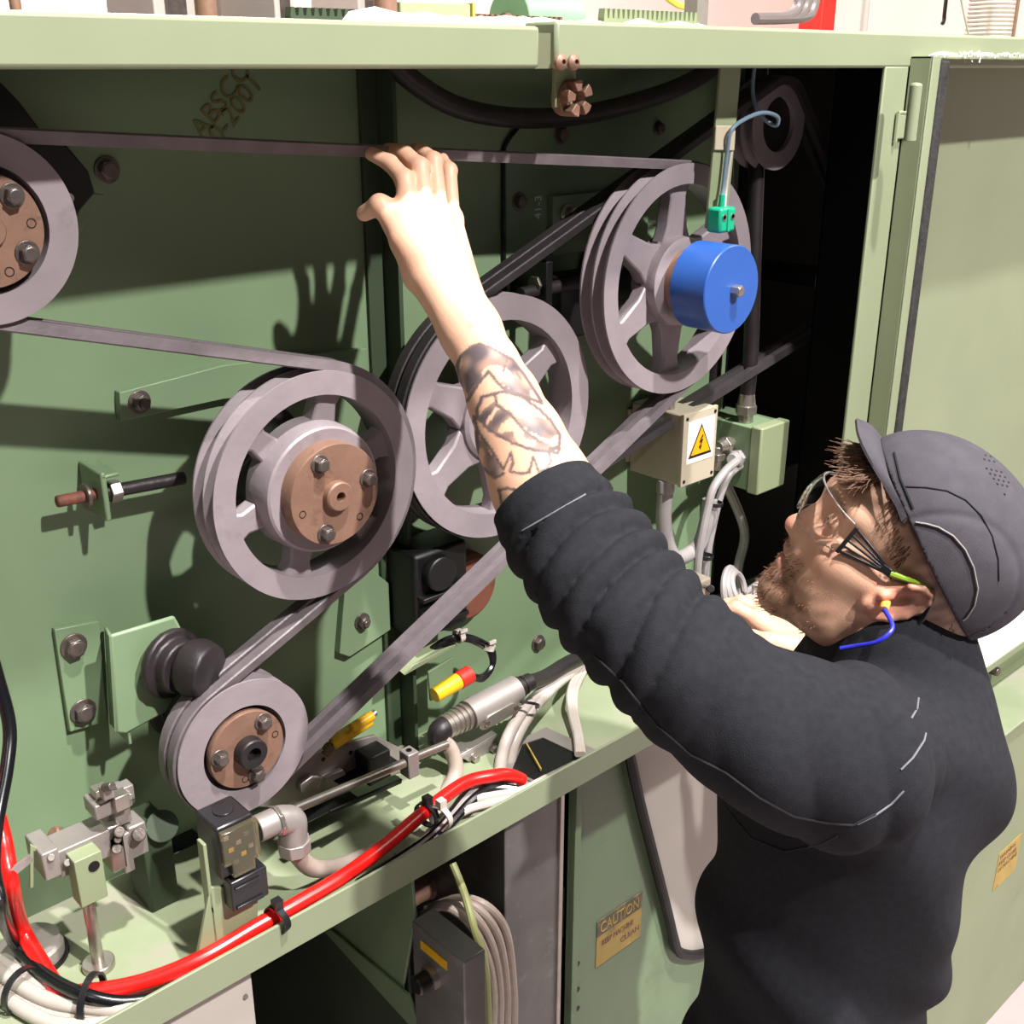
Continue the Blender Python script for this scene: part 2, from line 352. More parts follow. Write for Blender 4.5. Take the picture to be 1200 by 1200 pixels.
flange(r5,c5,lefR*.60,-.004,.006,RUST,(48,-35,150,-100),(5,-70),(.014,.006),False)
r6,c6=pulley(913,146,.06,.066,'dark pulley deep in the shaded right end of compartment',.6,solid=True)
part('web',M().lathe(c6,Y_,[(.008,.005),(.008,.04),(.034,.04),(.034,.005)],40),DIRON,r6,0)
c7=PY(1000,330,.06)
r7,_=pulley(1000,330,.06,.05,'black idler pulley hidden in the dark end of compartment',.5,solid=True)
# shafts into the back panel
for rt,c,rr,y in ((r1,c1,.03,.02),(r2,c2,.03,.02),(r4,c4,.022,.03),(r5,c5,.022,.03)):
    part('shaft',M().cyl(c+V((0,y,0)),V((c.x,YB+.002,c.z)),rr,n=28),DIRON,rt)
for rt,c in ((r6,c6),(r7,_)): part('shaft',M().cyl(c+V((0,.02,0)),V((c.x,.95,c.z)),.02,n=20),DIRON,rt)
# bearing castings between pulleys and panel
def casting(c,r,y0,label,n=8):
    m=M().lathe((c.x,y0,c.z),Y_,[(0,r*.55),(0,r*.82),(.008,r*.9),(YB-y0-.012,r),(YB-y0-.011,r*1.3),(YB-y0,r*1.32)],24)
    o=obj('bearing_casting',m,DIRON,None,.0015); return tag(o,label,'bearing')
casting(c2,.052,.05,'black bearing casting behind the middle left pulley')
casting(c4,.036,.05,'oily dark bearing casting behind the small lower pulley')
casting(c1,.046,.05,'dark bearing casting behind pulley with blue cylinder')
# rough hub casting seen left of lower pulley
hb=thing('shaft_collar',tuple(PY(212,770,.05)),'greasy black stepped shaft collar beside the lower left stay bracket','collar')
hc=PY(196,775,.072)
part('collar_ring',M().lathe(hc,(.25,-1,0),[(0,.022),(.0,.037),(.006,.040),(.012,.040),(.014,.031),(.028,.030)],18),DIRON,hb,.002)
part('collar_body',M().lathe(hc+V((.012,-.022,0)),(.5,-1,-.1),[(0,.03),(.014,.034),(.03,.030),(.034,.018)],12),DIRON,hb,.002)
# ---------------------------------------------------------------- belts
def tangents(cs):
    """cs: (x,z,r,side) closed loop; side +1 = travels clockwise seen from the front"""
    n=len(cs);T=[]
    for i in range(n):
        x1,z1,ra,s1=cs[i];x2,z2,rb,s2=cs[(i+1)%n]
        dx,dz=x2-x1,z2-z1;D=math.hypot(dx,dz); a=math.atan2(dz,dx)
        k=(s1*ra-s2*rb)/D; be=math.acos(max(-1,min(1,k)))
        nx,nz=math.cos(a+be),math.sin(a+be)
        T.append(((x1+nx*s1*ra,z1+nz*s1*ra),(x2+nx*s2*rb,z2+nz*s2*rb)))
    return T
def beltloop(cs,res=.06):
    T=tangents(cs);n=len(cs);P=[]
    for i in range(n):
        x,z,r,s=cs[i]; a0=math.atan2(T[i-1][1][1]-z,T[i-1][1][0]-x); a1=math.atan2(T[i][0][1]-z,T[i][0][0]-x)
        d=(a1-a0)
        while d*-s<0: d+= -s*2*math.pi
        while abs(d)>2*math.pi: d-=math.copysign(2*math.pi,d)
        k=max(2,int(abs(d)/res))
        for j in range(k+1): an=a0+d*j/k; P.append((x+r*math.cos(an),z+r*math.sin(an),math.cos(an)*s,math.sin(an)*s))
        (ax,az),(bx,bz)=T[i]
    return P
def belt(cs,y0,w,label,group,ma,inner=True):
    P=beltloop(cs); m=M(); n=len(P); vs=[];h=.0125
    for x,z,nx,nz in P:
        for yy,hh in ((y0-w/2,.0015),(y0-w/2+.0015,.003),(y0+w/2-.0015,.003),(y0+w/2,.0015),(y0+w*.33,-h+.003),(y0-w*.33,-h+.003)):
            vs.append((x+nx*hh,yy,z+nz*hh))
    k=6; fs=[(i*k+j,((i+1)%n)*k+j,((i+1)%n)*k+(j+1)%k,i*k+(j+1)%k) for i in range(n) for j in range(k)]
    m.add(vs,fs); o=obj('drive_belt',m,ma,None,0,40); tag(o,label,'belt',group); return o
loop1=[(c5.x,c5.z,lefR,1),(c1.x,c1.z,trR,1),(c4.x,c4.z,botR,1),(c2.x,c2.z,bigR,-1)]
# big pulley is wrapped on its right side, turning the other way
for k,l in enumerate(('front grey V-belt looping over the left and right pulleys','rear grey V-belt running just behind the front belt')):
    belt(loop1,.0117+k*.0205,.0152,l,'V-belts of the front loop',RUBBER)
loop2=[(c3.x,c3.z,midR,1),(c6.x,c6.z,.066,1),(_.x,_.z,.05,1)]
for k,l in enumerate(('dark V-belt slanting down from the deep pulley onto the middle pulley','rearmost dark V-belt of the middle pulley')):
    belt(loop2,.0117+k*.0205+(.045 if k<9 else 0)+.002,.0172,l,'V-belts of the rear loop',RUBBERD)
# ================================================================ right end: strap sensor, boxes, door
dr=part('door_panel',M(),GREEN,cab) if 0 else None
# door (tray shaped, swung right back against the cabinet front)
dY0,dY1=-.132,.02
dx0=XJ1+.002; dz1=PY(1130,66,dY0).z; dz0=PY(1165,782,dY0).z; dX1=3.4
door=part('door',M().box((dx0,dY1-.004,dz0),(dX1,dY1,dz1)).box((dx0,dY0,dz0),(dx0+.004,-.10,dz1)).box((dx0,dY0,dz1-.004),(dX1,dY1,dz1)).box((dx0,dY0,dz0),(dX1,dY1,dz0+.004)),LIGHTG,cab,.001,'open door swung back, seen from its inner side')
part('flange',M().box((dx0,dY0-.003,dz0),(dx0+.022,dY0,dz1)).box((dx0,dY0-.003,dz0),(dX1,dY0,dz0+.016)),LIGHTG,door,.001)
part('gasket',M().box((dx0+.022,dY0-.006,dz0+.016),(dx0+.045,dY0+.012,dz1-.006)),FOAM,door,.003,'dusty black foam gasket')
lint=M(); rn=random.Random(3)
for i in range(150):
    x=dx0+.03+rn.random()*1.0; p=V((x,dY0-.004+rn.random()*.02,dz1+.001)); a=rn.random()*6.3; l=.004+rn.random()*.012
    q=p+V((math.cos(a)*l,-rn.random()*.006,math.sin(a)*l*.3-(.012*rn.random() if rn.random()<.25 else -.001)))
    lint.tube([p,(p+q)/2+V((0,0,.003)),q],.0011,4,2)
for i in range(30):
    x=dx0+.01+rn.random()*1.0; lint.sphere((x,dY0+.008+rn.random()*.03,dz1+.001),.006+rn.random()*.005,4,(2.5,1,.5))
lo=part('lint',lint,DUST,door,0,'white lint lying on the top edge'); lo['kind']='stuff'
part('inner_side',M().box((dx0,-.10,dz0),(dx0+.004,dY1,dz1)),VOID,door)  # wall blackened so that it reads as unlit interior
part('glare_sheet',M().box((dx0+.05,dY0+.006,dz0+.004),(dX1-.1,dY1-.005,dz0+.006)),CLOTHW,door,0,'white sheet added for the glare in the bottom of the door tray')  # added sheet, its white stands in for strong light on the tray bottom
# hinge
hb=PY(1072,100,-.15);hb2=PY(1066,165,-.15);hx=PY(1070,130,-.15).x
hg=part('hinge',M().cyl((hx,-.15,hb2.z),(hx,-.15,hb.z),.0085,n=18).sphere((hx,-.15,hb.z),.0085,6,(1,1,.45)),LIGHTG,cab,.0005)
part('hinge_leaf',M().box((XJ1-.022,YF-.006,PY(1050,163,YF).z),(XJ1+.004,YF,PY(1050,134,YF).z)),LIGHTG,hg,.002)
part('weld',M().tube([V((XJ1-.022,YF-.004,PY(1050,z,YF).z)) for z in (132,140,150,158,166)],.003,6).tube([V((XJ1-.022+k*.009,YF-.004,PY(1050,133,YF).z+.001*(k%2))) for k in range(4)],.003,6),LIGHTG,hg)
# base section right of the man
lz=PY(1185,846,-.2).z
bs=thing('base_cabinet',(2.2,-.1,FZ),'low green machine base with ledge behind the man, orange label on its front','machine')
ybk=PZ(1185,800,lz).y
part('body',M().box((1.75,-.2,FZ),(4.2,.9,lz-.006)),GREEN,bs,.002)
part('ledge',M().box((1.72,-.215,lz-.006),(4.2,YF-.005,lz)),SHELFG,bs,.002)
part('upstand',M().box((1.76,-.09,lz),(4.2,-.08,dz0-.003)),GREEN,bs,.001)
p=PY(1155,782,-.09)
part('latch',M().box(p-V((.012,.012,.035)),p+V((.012,0,.03))).cyl(p+V((0,-.012,.0)),p+V((0,-.03,0)),.01),DSTEEL,bs,.002)
p0=PY(1165,1032,-.2);p1=PY(1195,988,-.2)
lb=part('warning_label',M().box((p0.x,-.2012,PY(1180,1028,-.2).z),(p1.x,-.2,PY(1180,992,-.2).z)),LABELY,bs,0,'small orange warning label')
zz=PY(1180,1028,-.2).z; zt=PY(1180,992,-.2).z
for i in range(3): text(('WARNING','KEEP CLEAR','OF MACHINE')[i],.016,(p0.x+.006,-.2016,zt-.02-.018*i),X_,Z_,RUST,lb,'lettering',sx=1.0)
# sensor strap hanging inside header
ys=-.03
stp=thing('sensor_strap',tuple(PY(855,85,ys)),'pale green flat strap hanging from header beside blue cylinder','strap')
def pl2(pts,y0,y1): return M().prism([PY(x,y,y0) for x,y in pts],V((0,y1-y0,0)))
part('strap',pl2([(845,76),(869,76),(858,200),(851,268),(828,268),(836,180)],ys,ys+.004),GREEN,stp,.0008)
part('terminal_plate',pl2([(840,147),(863,147),(861,177),(838,176)],ys-.004,ys),BEIGE,stp,.0015,'small beige clip plate')
sb=thing('proximity_sensor',tuple(PY(845,270,ys-.01)),'teal green sensor block clamped at the foot of the strap','sensor')
c=PY(845,257,ys-.012)
part('block',M().box(c-V((.0165,.012,.0165)),c+V((.0165,.012,.0165))),TEAL,sb,.004)
for dx in (-.009,.009): part('screw',M().lathe(c+V((dx,-.012,.004)),-Y_,[(-.001,.0045),(.0008,.0045),(.0008,.003),(0,.003),(0,0)],12),STEEL,sb)
part('slot_rib',M().box(c+V((-.003,-.014,-.015)),c+V((.003,-.011,.015))),TEAL,sb,.001)
part('gland',M().cyl(c+V((-.001,0,.016)),c+V((-.001,0,.032)),.004,n=10),TEAL,sb)
wr_=M().tube([PY(884,80,.0),PY(882,105,.0),PY(887,128,-.01),PY(900,143,-.02),PY(910,147,-.03),PY(911,137,-.035),PY(895,132,-.04),PY(874,139,-.042),PY(857,153,-.042),PY(852,180,ys-.008),PY(848,215,ys-.008),PY(845,243,ys-.012)],.0028,10)
tag(obj('sensor_wire',wr_,WIREB),'grey blue wire curling down to the teal sensor block','wire')
tag(obj('sensor_wire',M().tube([PY(857,178,ys-.006),PY(853,205,ys-.006),PY(850,230,ys-.009),PY(849,243,ys-.012)],.0022,8),WHITEP),'short pale wire beside the grey blue one on strap','wire')
# curved black hose in the top
hs=M().tube([PY(452,60,.09),PY(480,92,.09),PY(530,123,.09),PY(590,137,.09),PY(660,137,.09),PY(730,124,.09),PY(800,100,.09),PY(850,70,.09)],.0125,14)
tag(obj('ribbed_hose',hs,DIRON),'thick black hose sagging under header in the shade','hose')
# plate arms behind the left pulley
gp=thing('guard_arm',tuple(PY(90,230,.1)),'black curved guard arm behind the leftmost pulley','guard')
part('arm',M().prism([PY(x,y,.085) for x,y in [(-60,60),(0,95),(24,120),(48,152),(80,172),(104,200),(112,226),(100,240),(80,262),(60,270),(20,230),(-60,200)]],V((0,.02,0))),BLACKM,gp,.002)
part('brace',M().prism([PY(x,y,.1) for x,y in [(104,226),(123,228),(88,282),(76,278)]],V((0,.02,0))),PANEL,gp,.001)
part('spacer',M().cyl(PY(81,232,.082),PY(81,232,.075),.0045,n=12),CHALK,gp)
part('foot',M().prism([PY(x,y,.11) for x,y in [(82,284),(94,286),(78,306),(72,300)]],V((0,.015,0))),GREEN,gp,.001)
# paint marks on panel
text('3',.019,PY(634,233,YB-.001),-Z_,X_,CHALK,cab,'paint_mark',.0006,'CENTER') if 0 else None
q=PY(634,253,YB-.001); text('41-3',.0175,(q.x,YB-.0012,q.z-.004),Z_,-X_,CHALK,cab,'paint_mark')
q=PY(424,168,YB-.001); text('1',.04,(q.x-.005,YB-.001,q.z),X_,Z_,FADEY,cab,'paint_mark')
for s_,(px,py) in (('ABSCO',(238,166)),('0-2001',(258,172))):
    q=PY(px,py,YB-.001); d=V((1,0,1.05)).normalized(); text(s_,.030,(q.x,YB-.0012,q.z),d,V((-d.z,0,d.x)),FADEY,cab,'faded_stencil')
# rusty disc and dark motor mass behind the mid pulley
ru=PY(553,690,.11); m=M().lathe((ru.x,.11,ru.z),Y_,[(0,.01),(.001,.044),(.006,.050),(.029,.050)],36)
tag(obj('rusty_cover_disc',m,RUSTR,None,.001),'reddish rusty round cover behind the diagonal belts','cover')
mt=thing('motor_block',tuple(PY(510,700,.08)),'black oily gearbox block half hidden below the middle pulley','gearbox')
g0=PY(486,760,.08);g1=PY(545,630,.08)
part('body',M().box((g0.x,.075,g0.z+.01),(g1.x,YB,g1.z)),BLACKM,mt,.006)
part('boss',M().cyl((g0.x+.035,.06,g1.z-.03),(g0.x+.035,.08,g1.z-.03),.024,n=24),BLACKM,mt,.002)
for i in range(3): part('fin',M().box((g0.x+.004,.062,g0.z+.03+i*.02),(g1.x-.01,.078,g0.z+.036+i*.02)),BLACKM,mt,.001)
# right of the mid pulley: tensioner nut group in the dark
tn=thing('tensioner_screw',tuple(PY(650,330,.1)),'dark tensioner screw with bright nut between the two large spoked pulleys','tensioner')
part('rod',M().cyl(PY(610,345,.09),PY(730,320,.09),.009,n=16),DIRON,tn)
part('nut',M().prism([PY(625,334,.09)+V((0,math.cos(k*math.pi/3),math.sin(k*math.pi/3)))*.0125 for k in range(6)],V((.012,0,0))),DSTEEL,tn,.001)
part('lug',M().box(PY(640,360,.07),PY(648,306,.07)+V((0,YB-.07,0))),BLACKM,tn,.001)
part('block',M().box(PY(655,400,.09),PY(700,318,.09)+V((0,.04,0))),BLACKM,tn,.004)
# ---- white junction box with hazard sign
def P3(px,py,Y): return PY(px,py,Y)
yb=.03
A=PY(800,548,yb); 
jx0=PY(798,571,yb).x;jx1=PY(836,555,yb).x; jz0=PY(798,571,yb).z;jz1=PY(800,488,yb).z
jb=thing('junction_box',(jx0,YB,jz0),'beige junction box with yellow electrical hazard sign on panel','junction box')
part('back_plate',M().box((jx0-.006,YB-.004,jz0+.015),(jx1+.03,YB,jz1-.012)),BEIGE,jb,.001)
part('body',M().box((jx0,yb+.006,jz0),(jx1,YB-.004,jz1)),BEIGE,jb,.003)
lid=part('lid',M().box((jx0-.001,yb,jz0-.001),(jx1+.001,yb+.006,jz1+.001)),BEIGE,jb,.001)
for x in (jx0+.006,jx1-.006):
    for z in (jz0+.007,jz1-.007): part('screw',M().cyl((x,yb-.001,z),(x,yb+.001,z),.0028,n=10),BLACKM,lid)
cx=(jx0+jx1)/2+.001;cz=(jz0+jz1)/2+.009;hw=(jx1-jx0)*.36
part('sign_backing',M().box((cx-hw*1.12,yb-.0008,cz-hw*1.12),(cx+hw*1.12,yb,cz+hw*1.22)),LABELW,lid)
def tri(s,y,ma,n): part(n,M().prism([V((cx-hw*s,y,cz-hw*.85*s)),V((cx+hw*s,y,cz-hw*.85*s)),V((cx,y,cz+hw*1.0*s))],V((0,.0006,0))),ma,lid)
tri(.98,yb-.0013,INK,'sign_border'); tri(.80,yb-.0018,ORANGE,'sign_triangle')
bo=[(.10,.42),(-.22,-.10),(-.02,-.06),(-.14,-.38),(-.26,-.32),(-.06,-.62),(.06,-.32),(-.04,-.36),(.20,.10),(.0,.06),(.22,.38)]
part('lightning_bolt',M().prism([V((cx+hw*a*.8,yb-.0024,cz+hw*(b*.8+.02))) for a,b in bo],V((0,.0006,0))),INK,lid)
g=PY(763,522,YB-.004); part('screw',M().cyl((g.x,YB-.012,g.z),(g.x,YB-.004,g.z),.006,n=12),STEEL,jb,.001)
gx=jx0+.012; part('gland',M().cyl((gx,.07,jz0-.022),(gx,.07,jz0),.0145,n=8),GREYC,jb,.002)
part('gland',M().cyl((jx0+.012,.07,jz1),(jx0+.012,.07,jz1+.012),.008,n=10),STEEL,jb,.001)
cd_=M().tube([V((gx,.07,jz0-.02)),V((gx,.07,jz0-.07)),V((gx+.008,.065,jz0-.115)),V((gx+.03,.06,jz0-.14)),PY(818,640,.06),PY(828,612,.055),PY(832,585,.055)],.0125,12)
tag(obj('flexible_conduit',cd_,GREYC),'grey flexible conduit leaving the bottom of beige junction box','conduit')
# ---- green terminal box
yg=.02; tx0=PY(888,578,yg).x;tx1=PY(919,562,yg).x;tz0=PY(888,579,yg).z;tz1=PY(893,505,yg).z
tb=thing('terminal_box',(tx0,.15,tz0),'light green metal terminal box right of the beige one','junction box')
part('body',M().box((tx0,yg+.02,tz0),(tx1,.17,tz1)),PANEL,tb,.002)
part('lid',M().box((tx0-.002,yg,tz0-.003),(tx1+.002,yg+.022,tz1+.003)),GREEN,tb,.003)
def gland(p,q,r,par,ma=STEEL):
    p,q=V(p),V(q);d=(q-p); m=M().cyl(p,p+d*.3,r*.8,n=12)
    t=d.orthogonal().normalized();u=t.cross(d.normalized())
    m.prism([p+d*.28+(t*math.cos(k*math.pi/3)+u*math.sin(k*math.pi/3))*r*1.15 for k in range(6)],d*.3)
    m.cyl(p+d*.58,q,r*.95,r*.75,n=14); return part('gland',m,ma,par,.0008)
gland((tx0+.02,.07,tz1),(tx0+.02,.07,tz1+.05),.016,tb); gland((tx0+.02,.14,tz1),(tx0+.02,.14,tz1+.05),.015,tb,DSTEEL)
gland((tx0,.08,tz1-.035),(tx0-.035,.08,tz1-.035),.013,tb); gland((tx0-.03,.085,tz1-.035),(tx0-.03,.085,tz1-.075),.013,tb)
q=PY(862,538,.06); gland((tx0,.06,q.z+.0),(tx0-.03,.055,q.z+.004),.013,tb,GREYC)
tag(obj('conduit',M().tube([V((tx0+.02,.07,tz1+.048)),V((tx0+.021,.07,tz1+.12)),V((tx0+.02,.08,tz1+.3)),V((tx0+.03,.1,2.05))],.0125,12),DIRON),'dim vertical conduit rising from front of green terminal box','conduit')
tag(obj('conduit',M().tube([V((tx0+.02,.14,tz1+.048)),V((tx0+.02,.14,tz1+.3)),V((tx0+.02,.15,2.05))],.0125,12),DIRON),'rear dim conduit rising behind the front one from terminal box','conduit')
tag(obj('conduit',M().tube([V((tx0+.015,.1,tz0)),PY(872,620,.1),PY(866,660,.1),PY(858,700,.1)],.0085,10),GREYC),'thin grey conduit leaving the underside of green terminal box','conduit')
# two grey cables from the terminal box down to the shelf
for i,(dx,dy,l) in enumerate(((0,0,'grey cable of pair arching from green terminal box, front one'),(9,5,'grey cable of pair arching from green terminal box, rear one'))):
    pts=[(864,540),(851,551),(836,572),(829,598),(822,632),(818,660),(817,690)]
    ct=M().tube([PY(x+dx*(.4 if k<2 else 1),y+dy,.045+i*.012) for k,(x,y) in enumerate(pts)],.0068,10)
    tag(obj('grey_cable',ct,GREYC),l,'cable','grey cables of terminal box')
for k,(x,y) in enumerate(((833,590),(822,652))):
    tz=M().lathe(PY(x+4,y,.048),(.1,0,1),[(-.003,.013),(.003,.013),(.003,.0145),(-.003,.0145)],16,True); tag(obj('cable_tie',tz,BPLA),('upper','lower')[k]+' black tie on the arching grey cable pair','cable tie')
# coil of grey cable
cc=PY(848,692,-.02)
for i in range(3):
    ax=V((.25,-.9,.2+.12*i)).normalized(); t=ax.orthogonal().normalized(); u=ax.cross(t); R=.036-.004*i
    pts=[cc+V((.004*i,-.006*i,0))+(t*math.cos(a)*R*1.0+u*math.sin(a)*R)+ax*(.003*a) for a in [k*.5+i for k in range(14)]]
    tag(obj('cable_coil',M().tube(pts,.0052,8,4),GREYC),('outermost','middle','innermost')[i]+' loop of grey cable coil in front of the chin','cable','loops of coiled cable')
for i in range(3):
    tag(obj('grey_cable',M().tube([PY(838,730-6*i,-.03),PY(860,718-7*i,-.03),PY(884,694-5*i+3,-.02),PY(905,680-4*i,.02)],.0052,8),GREYC),('lowest','second','topmost')[i]+' of three grey cables running behind the chin','cable','cables behind the chin')
# clear bracket box by hand
hbx=thing('clear_cover',tuple(PY(815,715,-.04)),'small clear plastic cover with yellow sign beside the right hand','cover')
k0=PY(800,722,-.05)
part('cover',M().box(k0,PY(834,676,-.05)+V((0,.05,0))),mat('smoky_clear_plastic',(190,176,160),.15,trans=.5),hbx,.003)
part('sign',M().prism([PY(795,676,-.052),PY(812,682,-.052),PY(795,690,-.052)],V((0,.001,0))),ORANGE,hbx)
part('edge_strip',M().bar(PY(797,677,-.05),PY(829,688,-.05),.004,.004),STEEL,hbx,.001)
part('screw',M().cyl(PY(833,690,-.05),PY(833,690,-.058),.006,n=12),BLACKM,hbx,.001)
# ================================================================ parts standing on the shelf
# cam limit slide at the lower left
sl=thing('limit_slide',tuple(PZ(105,1090,ZS)),'aluminium slide bar with clamp block on a small green post at lower left','slide')
c0=PY(72,1030,.02);c1_=PY(132,985,.02)
part('bar',M().box((c0.x,.02,PY(72,1030,.02).z),(PY(132,985,.02).x,.055,PY(72,997,.02).z)),ALU,sl,.0015)
part('end_cap',M().box((PY(54,1033,.015).x,.015,PY(54,1034,.015).z),(PY(73,1020,.015).x,.06,PY(54,1000,.015).z)),ALU,sl,.0015)
for x,y in ((79,1011),(60,1005)): part('screw',M().cyl(PY(x,y,.018),PY(x,y,.012),.004,n=10),STEEL,sl,.0008)
part('post',M().box((PY(95,1060,.0).x,.0,PY(98,1064,.0).z),(PY(127,1050,.0).x,.022,PY(98,1006,.0).z)),GREEN,sl,.001)
h_=PY(110,1015,.0); part('slot',M().lathe((h_.x,-.0005,h_.z),Y_,[(-.0004,.006),(.0006,.006),(.0006,0)],16),BLACKM,sl)
ps=PY(104,1060,.012); part('pin',M().cyl((ps.x,.012,ZS),(ps.x,.012,ps.z+.01),.0065,n=16),STEEL,sl)
part('pin_base',M().cyl((ps.x,.012,ZS),(ps.x,.012,ZS+.008),.017,n=24),STEEL,sl,.001)
for i,(x,y,w,h,ma) in enumerate(((139,1000,.018,.045,STEEL),(150,1000,.012,.05,ALU),(163,985,.02,.04,ALU),(136,982,.016,.03,STEEL))):
    p=PY(x,y,.02); part('clamp_block',M().box(p-V((w/2,0,h/2)),p+V((w/2,.03,h/2))),ma,sl,.002)
for i,(x,y,r) in enumerate(((140,975,.006),(137,995,.0055),(163,978,.0075),(138,984,.004))):
    part('screw',M().cyl(PY(x,y,.018),PY(x,y,.008),r,n=12),DSTEEL,sl,.001)
part('neck',M().box((PY(133,960,.03).x,.025,PY(140,965,.03).z),(PY(152,955,.03).x,.045,PY(140,945,.03).z)),ALU,sl,.001)
rc=random.Random(5)
q0=PY(112,955,.02);q1=PY(156,925,.02)
part('carriage',M().box((PY(112,954,.02).x,.02,PY(130,956,.02).z),(PY(156,940,.02).x,.05,PY(130,938,.02).z)),ALU,sl,.002)
for i in range(11):
    p=PY(116+i*3.6+rc.random()*3,938-rc.random()*14+(-2 if i%2 else 3),.012+rc.random()*.03); s=.004+rc.random()*.004
    part('adjusting_screw',(M().cyl(p,p+V((rc.random()*.01-.005,-.012,.006)),s*.8,n=8) if i%2 else M().box(p-V((s,s,s)),p+V((s,s,s*1.2)))),(STEEL,DSTEEL,ALU)[i%3],sl,.0008)
part('tab',M().prism([PY(x,y,.0) for x,y in [(12,1020),(36,1002),(38,1006),(40,1008),(16,1028)]],V((0,.003,0))),ALU,sl)
part('lever',M().prism([PY(x,y,.03) for x,y in [(36,990),(50,996),(52,1002),(40,998),(40,1040),(35,1042)]],V((0,.004,0))),GREEN,sl,.001)
part('rod_end',M().cyl(PY(61,976,.06),PY(74,982,.06),.008,n=14),RUST,sl,.002)
# dark block right of it
db=thing('support_block',tuple(PZ(190,1040,ZS)),'dark green support block standing in shade below the small pulley','block')
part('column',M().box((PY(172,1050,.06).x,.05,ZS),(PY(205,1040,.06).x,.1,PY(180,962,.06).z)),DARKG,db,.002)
part('lug',M().cyl(PY(190,968,.045),PY(190,968,.1),.018,n=20),DARKG,db,.001)
part('arm',M().box(PY(205,1000,.08),PY(240,985,.08)+V((0,.03,0))),BLACKM,db,.001)
# round knob at far left
kp=PZ(38,1122,ZS)
kn=thing('round_boss',tuple(kp),'round worn steel boss at the lower left corner of the shelf','boss')
part('body',M().lathe(kp,Z_,[(0,.034),(.018,.034),(.021,.031),(.021,0)],36),ALU,kn)
part('base_ring',M().lathe(kp,Z_,[(0,.038),(.004,.038),(.004,.03)],36),BLACKM,kn)
# limit switch on its bracket
lsY=-.075
lw=thing('limit_switch',tuple(PZ(268,1108,ZS)),'black limit switch with clear yellowed window on green bracket near lip','switch')
bx0=PY(233,1112,lsY).x;bx1=PY(302,1070,lsY).x
part('bracket',M().prism([PY(232,1118,lsY),PY(302,1082,lsY),PY(303,1040,lsY),PY(247,1040,lsY)],V((0,.005,0))).box((PY(245,1050,lsY).x,lsY,ZS),(PY(245,1050,lsY).x+.004,lsY+.014,PY(250,985,lsY).z)),GREEN,lw,.001)
sx0=PY(262,1030,lsY-.012).x;sx1=PY(303,1010,lsY-.012).x
zt=PY(262,970,lsY-.012).z;zm=PY(265,1032,lsY-.012).z;zb=PY(272,1066,lsY-.012).z
part('body',M().box((sx0-.002,lsY-.010,zm),(sx1,lsY+.035,zt)),BPLA,lw,.003)
part('button',M().cyl(((sx0+sx1)/2,lsY+.015,zt-.002),((sx0+sx1)/2,lsY+.015,zt+.0015),.011,n=20),BPLA,lw,.0005)
part('window',M().prism([V((sx0,lsY-.018,zt-.004)),V((sx1+.001,lsY-.018,zt-.004)),V((sx1+.001,lsY-.018,zm+.014)),V((sx1-.006,lsY-.018,zm+.014)),V((sx1-.006,lsY-.018,zm+.002)),V((sx0+.009,lsY-.018,zm+.002)),V((sx0+.009,lsY-.018,zm+.02)),V((sx0,lsY-.018,zm+.02))],V((0,.008,0))),CLEARY,lw,.001)
for i in range(7):
    p=V((sx0+.006+.0045*i,lsY-.0115,zt-.012-.0055*((i*3)%7))); part('contact',M().box(p-V((.003,.002,.0025)),p+V((.003,0,.003))),(STEEL,YELL,DSTEEL)[i%3],lw,.0006)
part('base',M().box((sx0+.004,lsY-.018,zb),(sx1+.006,lsY+.035,zm-.002)),BPLA,lw,.002)
part('slot_bar',M().box((sx0+.008,lsY-.0205,zm-.012),(sx1-.004,lsY-.018,zm-.009)).box((sx0+.008,lsY-.0205,zb+.002),(sx1-.002,lsY-.018,zb+.006)),BPLA,lw,.0005)
el=thing('elbow_fitting',tuple(PY(338,965,-.06)),'bright angled conduit fitting screwed to the limit switch','fitting')
e0=PY(300,972,-.055);e1=PY(322,962,-.055);e2=PY(340,960,-.055);e3=PY(345,992,-.055)
part('barrel',M().cyl(e0,e1,.015,n=24),ALU,el,.001)
part('ring_nut',M().prism([e1+V((0,math.cos(k*math.pi/4),math.sin(k*math.pi/4)))*.018 for k in range(8)],(e2-e1)*.3),STEEL,el,.001)
part('elbow',M().tube([e1,e1*.4+e2*.6,e2+V((.002,0,-.004)),e2*.4+e3*.6,e3],.0165,16),ALU,el)
part('nut',M().prism([V((e3.x,-.055,e3.z))+V((math.cos(k*math.pi/4)*.019,math.sin(k*math.pi/4)*.019,-.006)) for k in range(8)],V((0,0,.016))),ALU,el,.001)
tag(obj('flexible_conduit',M().tube([e3,PY(350,1003,-.053),PY(366,1017,-.05),PY(395,1016,-.045),PY(425,1005,-.035),PY(462,985,-.02),PY(500,960,0),PY(522,930,.01),PY(534,905,.02),PY(530,882,.03),PY(518,865,.035)],.0105,14),CONDB),'cream flexible conduit sagging from limit switch across the shelf','conduit')
# conduit body with ribbed fittings
cb=thing('conduit_fitting',tuple(PY(560,840,.03)),'oval-plated grey conduit body with black ribbed elbow on the shelf','fitting')
d0=PY(548,838,.04);d1=PY(604,808,.04)
part('body',M().tube([d0,(d0+d1)/2,d1],.021,18),ALU,cb)
